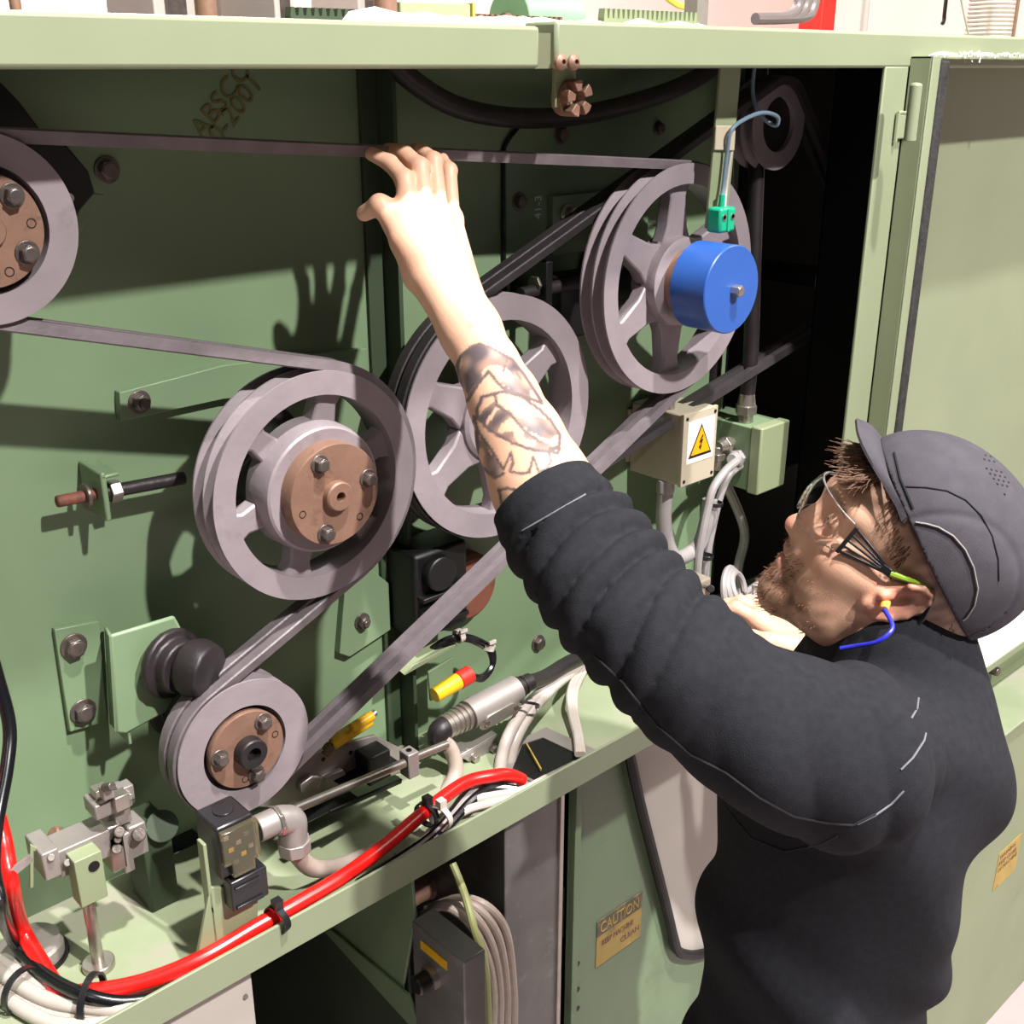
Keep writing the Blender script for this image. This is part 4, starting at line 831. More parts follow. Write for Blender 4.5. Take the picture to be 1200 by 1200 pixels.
def mesh_S(s,lo,hi,h,post=None,B=12):
    lo=np.array(lo,float);hi=np.array(hi,float); nb=np.ceil((hi-lo)/(h*B)).astype(int)
    I=np.stack(np.meshgrid(*[np.arange(n) for n in nb],indexing='ij'),-1).reshape(-1,3)
    cen=lo+(I+.5)*h*B; rad=h*B*.87
    d=evalS(s,cen[:,None,:],cen,rad+.1,None)[:,0]
    act=np.abs(d)<rad+.014; I=I[act];cen=cen[act]
    l=np.arange(B+1); loc=np.stack(np.meshgrid(l,l,l,indexing='ij'),-1).reshape(-1,3)
    NG=nb*B+2; allv=[];alli=[];Q=[]
    def cid(c): return (c[...,0]*NG[1]+c[...,1])*NG[2]+c[...,2]
    for st in range(0,len(I),400):
        Ib=I[st:st+400]; G=Ib[:,None,:]*B+loc[None]; X=lo+G*h
        D=evalS(s,X,cen[st:st+400],rad,post).reshape(-1,B+1,B+1,B+1); D[D==0]=1e-9
        n=len(Ib); base=Ib*B
        acc=np.zeros((n,B,B,B,3)); cnt=np.zeros((n,B,B,B)); sg=D<0
        for ax in range(3):
            o=[(0,0),(0,1),(1,0),(1,1)]
            for (p,q) in o:
                sl0=[slice(0,B)]*3; sl1=[slice(0,B)]*3; oth=[a for a in range(3) if a!=ax]
                sl0[oth[0]]=slice(p,B+p); sl0[oth[1]]=slice(q,B+q); sl1=list(sl0); sl0[ax]=slice(0,B); sl1[ax]=slice(1,B+1)
                a=D[(slice(None),*sl0)];b=D[(slice(None),*sl1)]; cr=(a<0)!=(b<0)
                t=np.where(cr,a/(a-b+1e-20),0); v=np.zeros(a.shape+(3,)); v[...,ax]=t; v[...,oth[0]]=p; v[...,oth[1]]=q
                acc+=v*cr[...,None]; cnt+=cr
        w=np.argwhere(cnt>0); cell=base[w[:,0]]+w[:,1:]
        vv=lo+(cell+acc[tuple(w.T)]/cnt[tuple(w.T)][:,None])*h
        allv.append(vv);alli.append(cid(cell))
        for ax in range(3):
            oth=[a for a in range(3) if a!=ax]; sl0=[slice(0,B)]*3; sl1=[slice(0,B)]*3; sl1[ax]=slice(1,B+1)
            a=sg[(slice(None),*sl0)];b=sg[(slice(None),*sl1)]; w=np.argwhere(a!=b); g=base[w[:,0]]+w[:,1:]
            flip=a[tuple(w.T)]; c=[]
            for (p,q) in ((1,1),(0,1),(0,0),(1,0)):
                gg=g.copy(); gg[:,oth[0]]-=p; gg[:,oth[1]]-=q; c.append(cid(gg))
            c=np.stack(c,1)
            if ax==1: flip=~flip
            c[~flip]=c[~flip][:,::-1]; Q.append(c)
    v=np.concatenate(allv); i=np.concatenate(alli); Q=np.concatenate(Q)
    ids,first=np.unique(i,return_index=True); v=v[first]
    k=np.searchsorted(ids,Q); k=np.clip(k,0,len(ids)-1); ok=(ids[k]==Q).all(1); return v,k[ok]
def np_obj(name,v,f,material,parent,colors=None,flip=False):
    o0=np.array(parent['org']); me=bpy.data.meshes.new(name); me.vertices.add(len(v)); me.vertices.foreach_set('co',(v-o0).astype(np.float32).ravel())
    n=len(f); me.loops.add(4*n); me.polygons.add(n); me.loops.foreach_set('vertex_index',f.astype(np.int32).ravel())
    me.polygons.foreach_set('loop_start',np.arange(0,4*n,4,dtype=np.int32)); me.update(calc_edges=True); me.shade_smooth()
    if colors is not None:
        ca=me.color_attributes.new('skin_colour','FLOAT_COLOR','POINT'); ca.data.foreach_set('color',np.concatenate([colors,np.ones((len(v),1))],1).astype(np.float32).ravel())
    me.materials.append(material); o=bpy.data.objects.new(name,me); COL.objects.link(o); o.parent=parent; o['org']=tuple(parent['org']); return o
def normals(v,f):
    a=v[f[:,2]]-v[f[:,0]];b=v[f[:,3]]-v[f[:,1]]; n=np.cross(a,b); N=np.zeros_like(v)
    for k in range(4): np.add.at(N,f[:,k],n)
    return N/(np.linalg.norm(N,axis=1,keepdims=True)+1e-12)
def vnoise(X,sc,seed=0):
    """smooth sum of sines noise, about -1..1"""
    r=np.random.RandomState(seed); o=np.zeros(X.shape[:-1])
    for i in range(7):
        k=r.normal(size=3); k=k/np.linalg.norm(k)*(sc*(.6+.9*r.rand())); o+=np.sin(X@k+r.rand()*6.28)
    return o/3.2
# ================================================================ the person
def w2(v): return np.array(v[:])
def pd(x,y,D): return w2(PD(x,y,D))
def py_(x,y,Y): return w2(PY(x,y,Y))
rN,uN,fN,CN=map(w2,(RT,UP,FW,CAM))
hL=rN*-.25+uN*-.363+fN*-.932; hL/=np.linalg.norm(hL)
hF=rN*-.83+uN*.555; hF-=hL*(hF@hL); hF/=np.linalg.norm(hF); hU=np.cross(hF,hL); hO=pd(1047,712,1.10)-hL*.078
HB=np.stack([hF,hL,hU])
def H(x,y,z): return hO+hF*x+hL*y+hU*z
def toH(X): return (X-hO)@HB.T
def he(c,r,fr=None):
    M_=HB if fr is None else np.array(fr)@HB
    return ('e',tuple(H(*c)),tuple(r),M_.tolist())
def hc(a,b,ra,rb=None): return c_(H(*a),H(*b),ra,rb)
person=thing('person',(1.0,-.48,FZ),'man in black fleece, bump cap and safety glasses reaching up into the machine','person')
b=S()
# torso core (hidden under the fleece), neck
NB=np.array((1.0,-.50,1.44)); 
b.grp([c_(NB-(0,0,.02),(1.0,-.475,1.1),.07,.08),c_((1.0,-.475,1.1),(1.0,-.46,.9),.08,.09)],.03,.03)
b.grp([c_(H(-.030,0,.0),NB,.056,.064),c_(H(.005,0,-.03),NB+hF*.01,.045,.055)],.03,.03)
# skull and face
b.grp([he((-.006,0,.046),(.099,.074,.085)),he((.040,0,.055),(.058,.062,.055))],.03,.03)
b.grp([he((.040,0,-.030),(.048,.050,.058)),he((.060,0,-.016),(.036,.040,.044))],.03,.025)
for s in (1,-1):
    b.grp([hc((.004,s*.053,-.040),(.030,s*.046,-.066),.013,.012),hc((.030,s*.046,-.066),(.074,s*.014,-.086),.012,.012),hc((.006,s*.055,-.01),(.004,s*.053,-.040),.012)],.03,.01)
    b.grp([he((.034,s*.046,-.034),(.038,.016,.036))],.03)
    b.grp([he((.060,s*.047,-.002),(.022,.013,.014)),hc((.05,s*.055,.0),(.01,s*.067,.004),.008,.006)],.025,.012)
    b.grp([hc((.094,s*.008,.044),(.074,s*.046,.046),.0075,.0075)],.02,.01)
b.grp([he((.078,0,-.081),(.017,.022,.017))],.022)
for s in (1,-1): b.grp([he((.096,s*.031,.023),(.017,.016,.0115))],.016,0,True)
b.grp([he((.080,s*.031,.024),(.0135,.0145,.0135)) for s in (1,-1)],.006)
for s in (1,-1): b.grp([he((.0975,s*.031,.0215),(.006,.0105,.0018))],.003,0,True)
# nose
b.grp([hc((.093,0,.030),(.100,0,.006),.0072,.0082),hc((.100,0,.006),(.1065,0,-.011),.0082,.0100),hc((.1065,0,-.011),(.096,0,-.020),.0085,.006)],.010,.008)
b.grp([he((.096,s*.0130,-.0160),(.0095,.0068,.0075)) for s in (1,-1)],.007)
for s in (1,-1): b.grp([he((.100,s*.006,-.0235),(.0055,.0032,.004))],.003,0,True)
b.grp([he((.088,0,-.030),(.010,.026,.010)),he((.087,0,-.058),(.009,.022,.012))],.014)
b.grp([he((.0945,0,-.0365),(.0075,.021,.0055)),he((.0925,0,-.0505),(.0075,.018,.0062))],.006,.002)
b.grp([he((.104,0,-.0435),(.012,.022,.0016))],.004,0,True)
# near and far ear
for s in (1,-1):
    a_=math.radians(34); e1=np.array([-math.sin(a_),0,math.cos(a_)]); e0=np.array([math.cos(a_),.30*s,math.sin(a_)]); e0/=np.linalg.norm(e0); e2=np.cross(e1,e0)
    fr=[e0,e2,e1]; ce=np.array((-.001,s*.074,.008))
    b.grp([he(ce,(.0185,.0062,.030),fr)],.006)
    P=[]
    for t in (200,165,130,95,60,25,-10,-50): P.append(ce+e1*.0285*math.sin(math.radians(t))*1.0-e0*.018*-math.cos(math.radians(t))*1.0*(1)+np.array((0,s*.005,0)))
    rim=[ce-e0*.0175*math.cos(math.radians(t))+e1*.029*math.sin(math.radians(t))+np.array((0,s*.0055,0)) for t in (-62,-30,0,30,60,90,120,150)]
    b.grp([hc(p,q,.0036,.0036) for p,q in zip(rim[:-1],rim[1:])],.004,.003)
    b.grp([he(ce+e0*.002-e1*.003+np.array((0,s*.0085,0)),(.0105,.0075,.0165),fr)],.005,0,True)
    b.grp([hc(ce+e0*.010-e1*.006+np.array((0,s*.003,0)),ce+e0*.013-e1*.012+np.array((0,s*.004,0)),.0042,.0045),he(ce-e1*.026+e0*.004,(.0085,.0055,.010),fr)],.005,.004)
# left arm
AW=[(712,690,1.00,.030),(680,650,1.035,.038),(641,582,1.06,.0455),(630,560,1.07,.0445),(610,515,1.085,.0400),(590,467,1.105,.0335),(573,430,1.12,.0290),(553,388,1.138,.0272)]
AP=[(pd(x,y,D),r) for x,y,D,r in AW]
LSH=np.array((.82,-.57,1.45)); LEL=pd(702,678,1.02)
b.grp([c_(NB-(0,0,.03),LSH,.045,.04),c_(LSH,LEL,.04,.030)],.03,.03)
b.grp([c_(AP[i][0],AP[i+1][0],AP[i][1],AP[i+1][1]) for i in range(len(AP)-1)],.03,.012)
wl=pd(546,392,1.138);wr2=pd(558,386,1.142)
kn=[py_(480,257,-.058),py_(497,251,-.058),py_(514,249,-.053),py_(529,256,-.048)]
m1,m2=pd(496,320,1.155),pd(530,314,1.16)
b.grp([c_(wl,m1,.021,.019),c_(wr2,m2,.020,.017),c_(wl,kn[0],.018,.0125),c_(m1,kn[1],.018,.012),c_(m2,kn[2],.016,.0115),c_(wr2,kn[3],.017,.0110),c_(m1,m2,.018,.016),c_(kn[0],kn[3],.0115,.0105),c_(wl,pd(478,285,1.15),.018,.015)],.02,.010)
FI=[[kn[0],py_(474,210,-.034),py_(457,191,-.014),py_(435,180,.004)],
    [kn[1],py_(492,196,-.032),py_(473,179,-.008),py_(455,176,.012)],
    [kn[2],py_(508,189,-.026),py_(493,177,-.002),py_(479,177,.022)],
    [kn[3],py_(526,200,-.022),py_(517,187,.000),py_(505,185,.018)]]
FR=[(.0108,.0096,.0085,.0072),(.0108,.0097,.0086,.0074),(.0103,.0092,.0082,.0071),(.0094,.0084,.0074,.0064)]
for ch,rr in zip(FI,FR): b.grp([c_(ch[i],ch[i+1],rr[i],rr[i+1]) for i in range(3)]+[c_(ch[1],ch[1]+1e-4,rr[1]*1.07)],.003,.003)
TH=[pd(487,292,1.145),py_(463,262,-.05),py_(445,240,-.035),py_(427,250,-.015)]
b.grp([c_(TH[0],TH[1],.017,.0125),c_(TH[1],TH[2],.0122,.0105),c_(TH[2],TH[3],.0102,.0082)],.016,.005)
# right arm and hand
RSH=np.array((1.16,-.40,1.41)); REL=np.array((1.31,-.40,1.19)); RW=pd(946,772,1.62)
b.grp([c_(NB-(0,0,.03),RSH,.05,.05),c_(RSH,REL,.048,.042),c_(REL,RW,.040,.030)],.03,.03)
rk=[pd(888,727,1.66),pd(892,718,1.685),pd(899,714,1.71),pd(906,713,1.735)]
b.grp([c_(RW,rk[0],.024,.0125),c_(RW+fN*.02,rk[3],.024,.011),c_(RW+fN*.01,rk[1],.024,.0125),c_(RW+fN*.01,rk[2],.024,.012),c_(rk[0],rk[3],.012,.011)],.02,.014)
RF=[[rk[0],pd(862,712,1.665),pd(846,717,1.67),pd(836,728,1.67)],[rk[1],pd(868,705,1.70),pd(852,708,1.71),pd(842,718,1.71)],
    [rk[2],pd(878,704,1.735),pd(864,706,1.75),pd(856,713,1.75)],[rk[3],pd(888,706,1.76),pd(876,708,1.77),pd(870,714,1.77)]]
for ch,rr in zip(RF,FR): b.grp([c_(ch[i],ch[i+1],rr[i],rr[i+1]) for i in range(3)],.006,.004)
b.grp([c_(pd(922,758,1.61),pd(900,752,1.60),.018,.013),c_(pd(900,752,1.60),pd(882,747,1.61),.0125,.0108),c_(pd(882,747,1.61),pd(862,752,1.62),.0105,.0085)],.014,.005)
bv,bf=mesh_S(b,(.55,-.75,.85),(1.5,.12,2.02),.0021)
# ---- skin colour (real pigment only: tone, lips, stubble, hair under the cap, tattoo)
bn=normals(bv,bf)
# make sure normals point outwards
_c=toH(bv); out=((bn*(bv-hO)).sum(1)[(np.linalg.norm(_c-np.array((0,0,.05)),axis=1)<.12)]).mean()
if out<0: bf=bf[:,::-1]; bn=-bn
SK=np.array(lin((216,172,146))); colr=np.tile(SK,(len(bv),1))
def blend(mask,c,a=1.0):
    m=np.clip(mask,0,1)[:,None]*a; colr[:]=colr*(1-m)+np.array(lin(c))*m
nz=vnoise(bv,90,1); nz2=vnoise(bv,420,2); nz3=vnoise(bv,900,5)
blend(.35+.35*nz,(206,148,124),.4)
hd=np.linalg.norm(_c-np.array((0,0,.0)),axis=1)<.2
def gau(c,r): return np.exp(-(((_c-np.array(c))/np.array(r))**2).sum(1))*hd
blend(gau((.118,0,-.010),(.016,.014,.014)),(214,128,108),.5)
for s in (1,-1): blend(gau((.0,s*.085,.008),(.03,.012,.04)),(222,130,110),.7); blend(gau((.07,s*.045,-.005),(.02,.02,.016)),(220,146,124),.45)
# beard / stubble region
x,y,z=_c.T
jaw=1/(1+np.exp(-(( -z*1.0 -.024 + (x-.02)*-.10 -.10*np.clip(.03-x,0,1))/.006)))
must=np.exp(-(((z+.030)/.008)**2+((np.abs(y))/.030)**4))*(x>.07)
beard=np.maximum(jaw*(x>.000)*(1/(1+np.exp((-z-.104)/.006))),must)*hd
lips=np.maximum(np.exp(-(((z+.0375)/.0035)**2+(y/.018)**4)),np.exp(-(((z+.050)/.004)**2+(y/.016)**4)))*(x>.085)*hd
beard=beard*(1-lips)
dens=.70+.3*(x>.06)*np.clip((-z-.02)/.05,0,1)
blend(beard*dens*(.75+.3*nz2),(92,66,52),.9)
blend(lips,(186,110,98),.8)
# scalp hair: temples, back of head (short, faded)
scalp=1/(1+np.exp(-((z-.018-.25*np.clip(x-.0,-.1,.1)*(x>0)*2.2-.0*x)+(-x+.018)*.9)/.008))*(x<.062)*hd
scalp=np.maximum(scalp,(1/(1+np.exp(-(z-.058-np.abs(y)*.05)/.005)))*(x>=.03)*hd)
back=(1/(1+np.exp((x+.030)/.006)))*(z>-.045)*hd
blend(np.clip(np.maximum(scalp,back)*(.75+.3*nz2),0,1),(84,60,48),.8)
for s in (1,-1):
    ex=np.abs(y-s*.029)/.021; blend(np.exp(-(((z-(.047-.006*ex**2))/.0042)**2))*(ex<1)*(x>.06)*hd*(.8+.3*nz3),(80,56,42),.9)
    blend(np.exp(-(((z-.0208)/.0016)**2+((y-s*.031)/.013)**4))*(x>.07)*hd,(50,34,30),.9)
    blend(np.exp(-(((z-.010)/.006)**2+((y-s*.031)/.014)**4))*(x>.07)*hd,(206,140,124),.4)
# arm hair shade & tattoo drawn on the outer side of the forearm
q=bv-CN; zz_=q@fN; U_=np.stack([600+F*(q@rN)/zz_,600-F*(q@uN)/zz_],1)
arm=(bv[:,0]<.83)&(bv[:,2]>1.58)&(bv[:,1]>-.36)&(U_[:,1]>380)&(((bn*(CN-bv)).sum(1))>-.2*np.linalg.norm(bv-CN,axis=1))
def inpoly(P,poly):
    poly=np.array(poly,float); r=np.zeros(len(P),bool); n=len(poly); j=n-1
    for i in range(n):
        xi,yi=poly[i];xj,yj=poly[j]; c=((yi>P[:,1])!=(yj>P[:,1]))&(P[:,0]<(xj-xi)*(P[:,1]-yi)/(yj-yi+1e-9)+xi); r^=c; j=i
    return r
def dline(P,pl):
    d=np.full(len(P),1e9)
    for a,c in zip(pl[:-1],pl[1:]):
        a=np.array(a,float);c=np.array(c,float);ab=c-a; t=np.clip(((P-a)@ab)/(ab@ab+1e-9),0,1); d=np.minimum(d,np.linalg.norm(P-a-t[:,None]*ab,axis=1))
    return d
ai=np.nonzero(arm)[0]; PA=U_[ai]; ink=np.zeros(len(ai))
na=vnoise(bv[ai],150,9); nb_=vnoise(bv[ai],320,11)
def Z3(p): return [(460+a/4,340+c/4) for a,c in p]
def fill(poly,a,thr=-9,n=None):
    m=inpoly(PA,Z3(poly)); 
    if n is not None: m=m&(n>thr)
    ink[m]=np.maximum(ink[m],(.90*np.clip(.72+.30*na+.22*nb_,.35,1))[m])
def line(pl,w_=1.5,a=.85):
    d=dline(PA,Z3(pl)); ink[:]=np.maximum(ink,a*np.clip((w_+1.0-d)/1.0,0,1))
fill([(305,350),(340,290),(400,252),(440,258),(460,300),(455,350),(430,400),(400,430),(350,520),(330,500),(312,430)],.72,-.25,na)
fill([(450,270),(530,310),(590,360),(640,430),(690,520),(640,500),(560,470),(490,430),(455,380)],.72,-.2,na)
fill([(395,560),(420,500),(480,490),(500,540),(560,570),(600,640),(690,700),(770,740),(740,760),(650,745),(560,715),(470,660),(410,600)],.66,-.3,nb_)
fill([(500,530),(560,560),(640,580),(740,610),(780,670),(740,700),(700,690),(640,660),(590,620),(540,590)],.75,-.2,na)
fill([(355,650),(400,660),(430,700),(450,760),(490,800),(520,840),(500,880),(450,860),(410,810),(380,760)],.72,-.35,nb_)
line([(300,360),(320,310),(370,265),(410,252),(470,275),(560,325),(620,400),(700,525)])
line([(305,350),(310,440),(330,510)]); line([(350,520),(400,440),(450,380),(490,430),(520,460),(600,490),(700,530)])
line([(395,560),(420,500),(520,475),(600,495),(690,560),(740,610),(785,680),(780,730),(740,755),(660,750),(560,715),(460,660),(400,600),(395,560)])
line([(480,490),(490,540),(560,590),(620,660),(690,710)]); line([(740,740),(785,740),(775,765),(720,755)])
line([(380,590),(400,660),(470,760),(520,840),(555,760),(565,810),(550,850),(600,860),(640,855),(660,780),(685,850),(720,840),(745,800),(730,760)],1.2)
line([(390,600),(350,650),(380,760),(420,830),(480,880),(520,860)],1.3)
line([(500,930),(510,1000)],1.2); line([(495,940),(530,930),(575,935),(600,990),(605,1030)],1.2)
line([(605,960),(640,930),(680,935),(715,955)],1.2); line([(720,920),(760,895),(800,900),(830,860),(820,850),(800,880)],1.2)
line([(845,900),(850,820),(905,860),(920,870)],1.2); line([(715,955),(740,930),(745,900),(790,885)],1.1)
line([(540,310),(520,380)],.8); line([(575,370),(600,420)],.8)
tm=np.zeros(len(bv)); tm[ai]=ink
colr[:]=colr*(1-tm[:,None])+np.array(lin((50,54,68)))*tm[:,None]
# faint vein / ink spots on back of hand
for (hx_,hy_,r_) in ((491,279,2.5),(505,267,1.6),(520,247,2),(551,381,3.5)):
    d=np.linalg.norm(U_-np.array((hx_,hy_)),axis=1); colr[(d<r_)&(bv[:,0]<.85)]*=.72
SKIN=bpy.data.materials.new('skin'); SKIN.use_nodes=True; nt=SKIN.node_tree; pb=nt.nodes['Principled BSDF']
at=nt.nodes.new('ShaderNodeAttribute'); at.attribute_name='skin_colour'; nt.links.new(at.outputs['Color'],pb.inputs['Base Color'])
pb.inputs['Roughness'].default_value=.48; pb.inputs['Subsurface Weight'].default_value=.12; pb.inputs['Subsurface Radius'].default_value=(.9,.35,.2); pb.inputs['Subsurface Scale'].default_value=.006
nn=nt.nodes.new('ShaderNodeTexNoise'); nn.inputs['Scale'].default_value=700; bb=nt.nodes.new('ShaderNodeBump'); bb.inputs['Strength'].default_value=.25; bb.inputs['Distance'].default_value=.001
nt.links.new(nn.outputs[0],bb.inputs['Height']); nt.links.new(bb.outputs[0],pb.inputs['Normal'])
body=np_obj('body',bv,bf,SKIN,person,colr)
# eyes
for s in (1,-1):
    c=V(H(.0805,s*.031,.0235)); part('eye',M().sphere(c,.0122,12),mat('eye_white',(228,218,210),.2),person); 
    g=V(hF)*1.0+V(hU)*.25; g.normalize(); part('iris',M().lathe(c+g*.0108,g,[(0,.0052),(.0016,.003),(.0017,0)],20),mat('iris_brown',(60,44,36),.15),person)
# ================================================================ fleece
FLE=mat('black_fleece',(38,38,43),.95,0,.12,120,.35,900,spec=.15)
jk=S()
Lb=np.array((hL[0],hL[1],0)); Lb/=np.linalg.norm(Lb); Fb=np.array((-Lb[1]*1.0,Lb[0],0)); 
if Fb@hF<0: Fb=-Fb
fb=[Fb.tolist(),Lb.tolist(),[0,0,1]]
def T(f_,l_,z_): return np.array((1.0,-.475,0))+Fb*f_+Lb*l_+np.array((0,0,z_))
jk.grp([e_(T(.008,0,1.275),(.140,.180,.20),fb),e_(T(.022,0,1.06),(.132,.170,.24),fb),e_(T(.02,0,.86),(.140,.175,.14),fb)],.05,.08)
jk.grp([e_(T(-.050,.0,1.36),(.09,.160,.10),fb)],.06,.05)
SHJ=np.array((.835,-.57,1.435))
arm_pts=[(pd(985,885,1.02),.070),(pd(895,856,.99),.0665),(pd(800,786,.985),.0575),(pd(738,724,1.00),.0545),(pd(700,675,1.02),.056),(pd(668,628,1.045),.054),(pd(643,586,1.06),.0525)]
jk.grp([c_(T(-.03,.05,1.375),arm_pts[0][0],.072,.072)],.05,.03)
jk.grp([c_(arm_pts[i][0],arm_pts[i+1][0],arm_pts[i][1],arm_pts[i+1][1]) for i in range(6)],.05,.02)
jk.grp([c_(T(-.03,-.05,1.40),RSH,.075,.075),c_(RSH,REL,.072,.062),c_(REL,pd(985,790,1.60),.060,.048)],.05,.03)
nd=(H(-.02,0,-.05)-NB); nd/=np.linalg.norm(nd)
NC=NB-Fb*.012; jk.grp([c_(NC-nd*.02,NC+nd*.058,.087,.084)],.02)
jk.grp([c_(NC+nd*.015,NC+nd*.16,.071,.0715)],.006,0,True)
cu=arm_pts[6][0]; cdir=cu-arm_pts[5][0]; cdir/=np.linalg.norm(cdir)
jk.grp([c_(cu+cdir*-.004,cu+cdir*.10,.0465,.0465)],.004,0,True)
Apos=np.array([a for a,_ in arm_pts[::-1]]); AL=np.concatenate([[0],np.cumsum(np.linalg.norm(np.diff(Apos,axis=0),axis=1))])
def jpost(X,D):
    near=np.abs(D)<.03
    if not near.any(): return D
    P=X[near]; d=D[near].copy()
    # cut the cuff end flat
    best=np.full(len(P),1e9); sv=np.zeros(len(P))
    for i in range(len(Apos)-1):
        a=Apos[i];ab=Apos[i+1]-a; t=np.clip((P-a)@ab/(ab@ab),0,1); q=np.linalg.norm(P-a-t[:,None]*ab,axis=1); m=q<best; best[m]=q[m]; sv[m]=(AL[i]+t*(AL[i+1]-AL[i]))[m]
    axis=Apos[2]-Apos[0]; axis/=np.linalg.norm(axis)
    side=(P-Apos[1])@(rN*.75+uN*.66)       # across the arm, in the view's right-up sense
    onarm=(best<.10)
    w=np.clip((.115-best)/.03,0,1)*np.clip((.250-sv)/.08,0,1)
    ph=(sv+side*.40+.012*vnoise(P,17,3)+.005*vnoise(P,45,33))/.032
    fold=np.abs(np.sin(ph*np.pi+1.1*vnoise(P,14,4)))**.7*(1+.35*vnoise(P,20,34))
    amp=.0105*np.clip((sv-.012)/.02,0,1)
    d-= w*(amp*(fold-.45))
    # cuff hem band
    hem=np.exp(-((sv-.012)/.009)**2)*onarm; d-=hem*.0015
    # upper sleeve drapes (lengthwise to gravity)
    w2_=np.clip((.115-best)/.03,0,1)*np.clip((sv-.20)/.06,0,1)
    t2=(P@Lb)*0+(P@(rN*.96+uN*.2)); 
    d-= w2_*.0095*(np.abs(np.sin(t2*58+1.6*vnoise(P,9,6)))-.5)*(.6+.6*vnoise(P,11,7))
    # torso drapes
    w3=np.maximum(np.clip((best-.082)/.035,0,1),np.clip((sv-.40)/.07,0,1))
    t3=P@(rN*.80+uN*.55); d-= w3*.0075*(np.sin(t3*46+2.2*vnoise(P,7,8)))*np.clip((1.50-P[:,2])/.1,.2,1)
    t4=P[:,2]+.8*(P@rN); d-= w3*.0042*np.sin(t4*44+2.4*vnoise(P,8,12))*np.clip((1.25-P[:,2])/.1,0,1)
    d-= .0018*vnoise(P,60,13)
    o=D.copy(); o[near]=d; return o
jv,jf=mesh_S(jk,(.50,-.78,.74),(1.5,-.05,1.86),.0036,jpost)
# trim the opened cuff end: remove vertices beyond the cuff plane
def trim(v,f,keep):
    kf=keep[f].all(1); f=f[kf]; u=np.unique(f); mp=-np.ones(len(v),int); mp[u]=np.arange(len(u)); return v[u],mp[f]
s_=(jv-cu)@cdir; nearc=np.linalg.norm(jv-cu-np.outer(s_,cdir),axis=1)<.09
kp_=~((s_>.0115)&nearc&(s_<.12)); sn=nearc&(s_>.006)&(s_<=.0115); jv[sn]-=np.outer(s_[sn]-.006,cdir); jv,jf=trim(jv,jf,kp_)
jn=normals(jv,jf)
if ((jn*(jv-np.array((1,-.475,1.2)))).sum(1)).mean()<0: jf=jf[:,::-1]
jacket=np_obj('fleece_jacket',jv,jf,FLE,person)
from mathutils.bvhtree import BVHTree
jb_=BVHTree.FromPolygons([tuple(v) for v in jv],[tuple(f) for f in jf])
def onsurf(bvh,pts,off=.0006,step=4):
    out=[]
    for (x0,y0),(x1,y1) in zip(pts[:-1],pts[1:]):
        n=max(1,int(math.hypot(x1-x0,y1-y0)/step))
        for k in range(n):
            x=x0+(x1-x0)*k/n;y=y0+(y1-y0)*k/n; d=ray(x,y).normalized(); h=bvh.ray_cast(CAM,d)
            if h[0] is not None: out.append(h[0]-d*off)
    return out
THR=mat('grey_thread',(112,112,118),.8); THD=mat('black_seam',(26,26,30),.9)
def seam_on(bvh,pts,r,ma,par,name='seam'):
    P=onsurf(bvh,pts)
    if len(P)>1: part(name,M().tube(P,r,6,1),ma,par)
seam_on(jb_,[(697,768),(730,800),(770,850),(810,885),(850,905),(890,935),(930,957),(970,965),(1000,967),(1030,952)],.0011,THD,jacket)
seam_on(jb_,[(1005,966),(1025,956),(1045,942),(1062,924)],.0009,THR,jacket)
seam_on(jb_,[(1056,902),(1070,888),(1083,868),(1086,855)],.0009,THR,jacket); seam_on(jb_,[(1068,842),(1075,830),(1077,814)],.0009,THR,jacket)
seam_on(jb_,[(850,945),(880,982),(920,998),(960,990),(985,978)],.0009,THD,jacket)
seam_on(jb_,[(612,622),(650,600),(690,577)],.0008,THR,jacket)
# trousers and boots (below the frame)
TRM=mat('black_work_trousers',(30,30,34),.9); tr=S()
tr.grp([e_(T(-.01,0,.80),(.135,.172,.14),fb)]+[c_(T(0,s*.09,.74),T(.02,s*.11,.30),.095,.068) for s in (1,-1)]+[c_(T(.02,s*.11,.30),T(-.02,s*.12,-.06),.066,.056) for s in (1,-1)],.03,.03)
tv,tf=mesh_S(tr,T(0,0,0)+(-.35,-.35,-.2),T(0,0,0)+(.35,.35,1.0),.009)
if ((normals(tv,tf)*(tv-np.array((1,-.475,.5)))).sum(1)).mean()<0: tf=tf[:,::-1]
np_obj('trousers',tv,tf,TRM,person)
for s in (1,-1):
    bo_=S(); bo_.grp([c_(T(-.02,s*.12,.02),T(-.02,s*.12,-.09),.058,.055),c_(T(-.03,s*.12,-.11),T(.13,s*.135,-.118),.05,.042)],.03,.03)
    v_,f_=mesh_S(bo_,T(0,s*.12,0)+(-.3,-.3,-.2),T(0,s*.12,0)+(.3,.3,.12),.008); v_[:,2]=np.maximum(v_[:,2],FZ)
    np_obj('boot',v_,f_,BRUB,person)
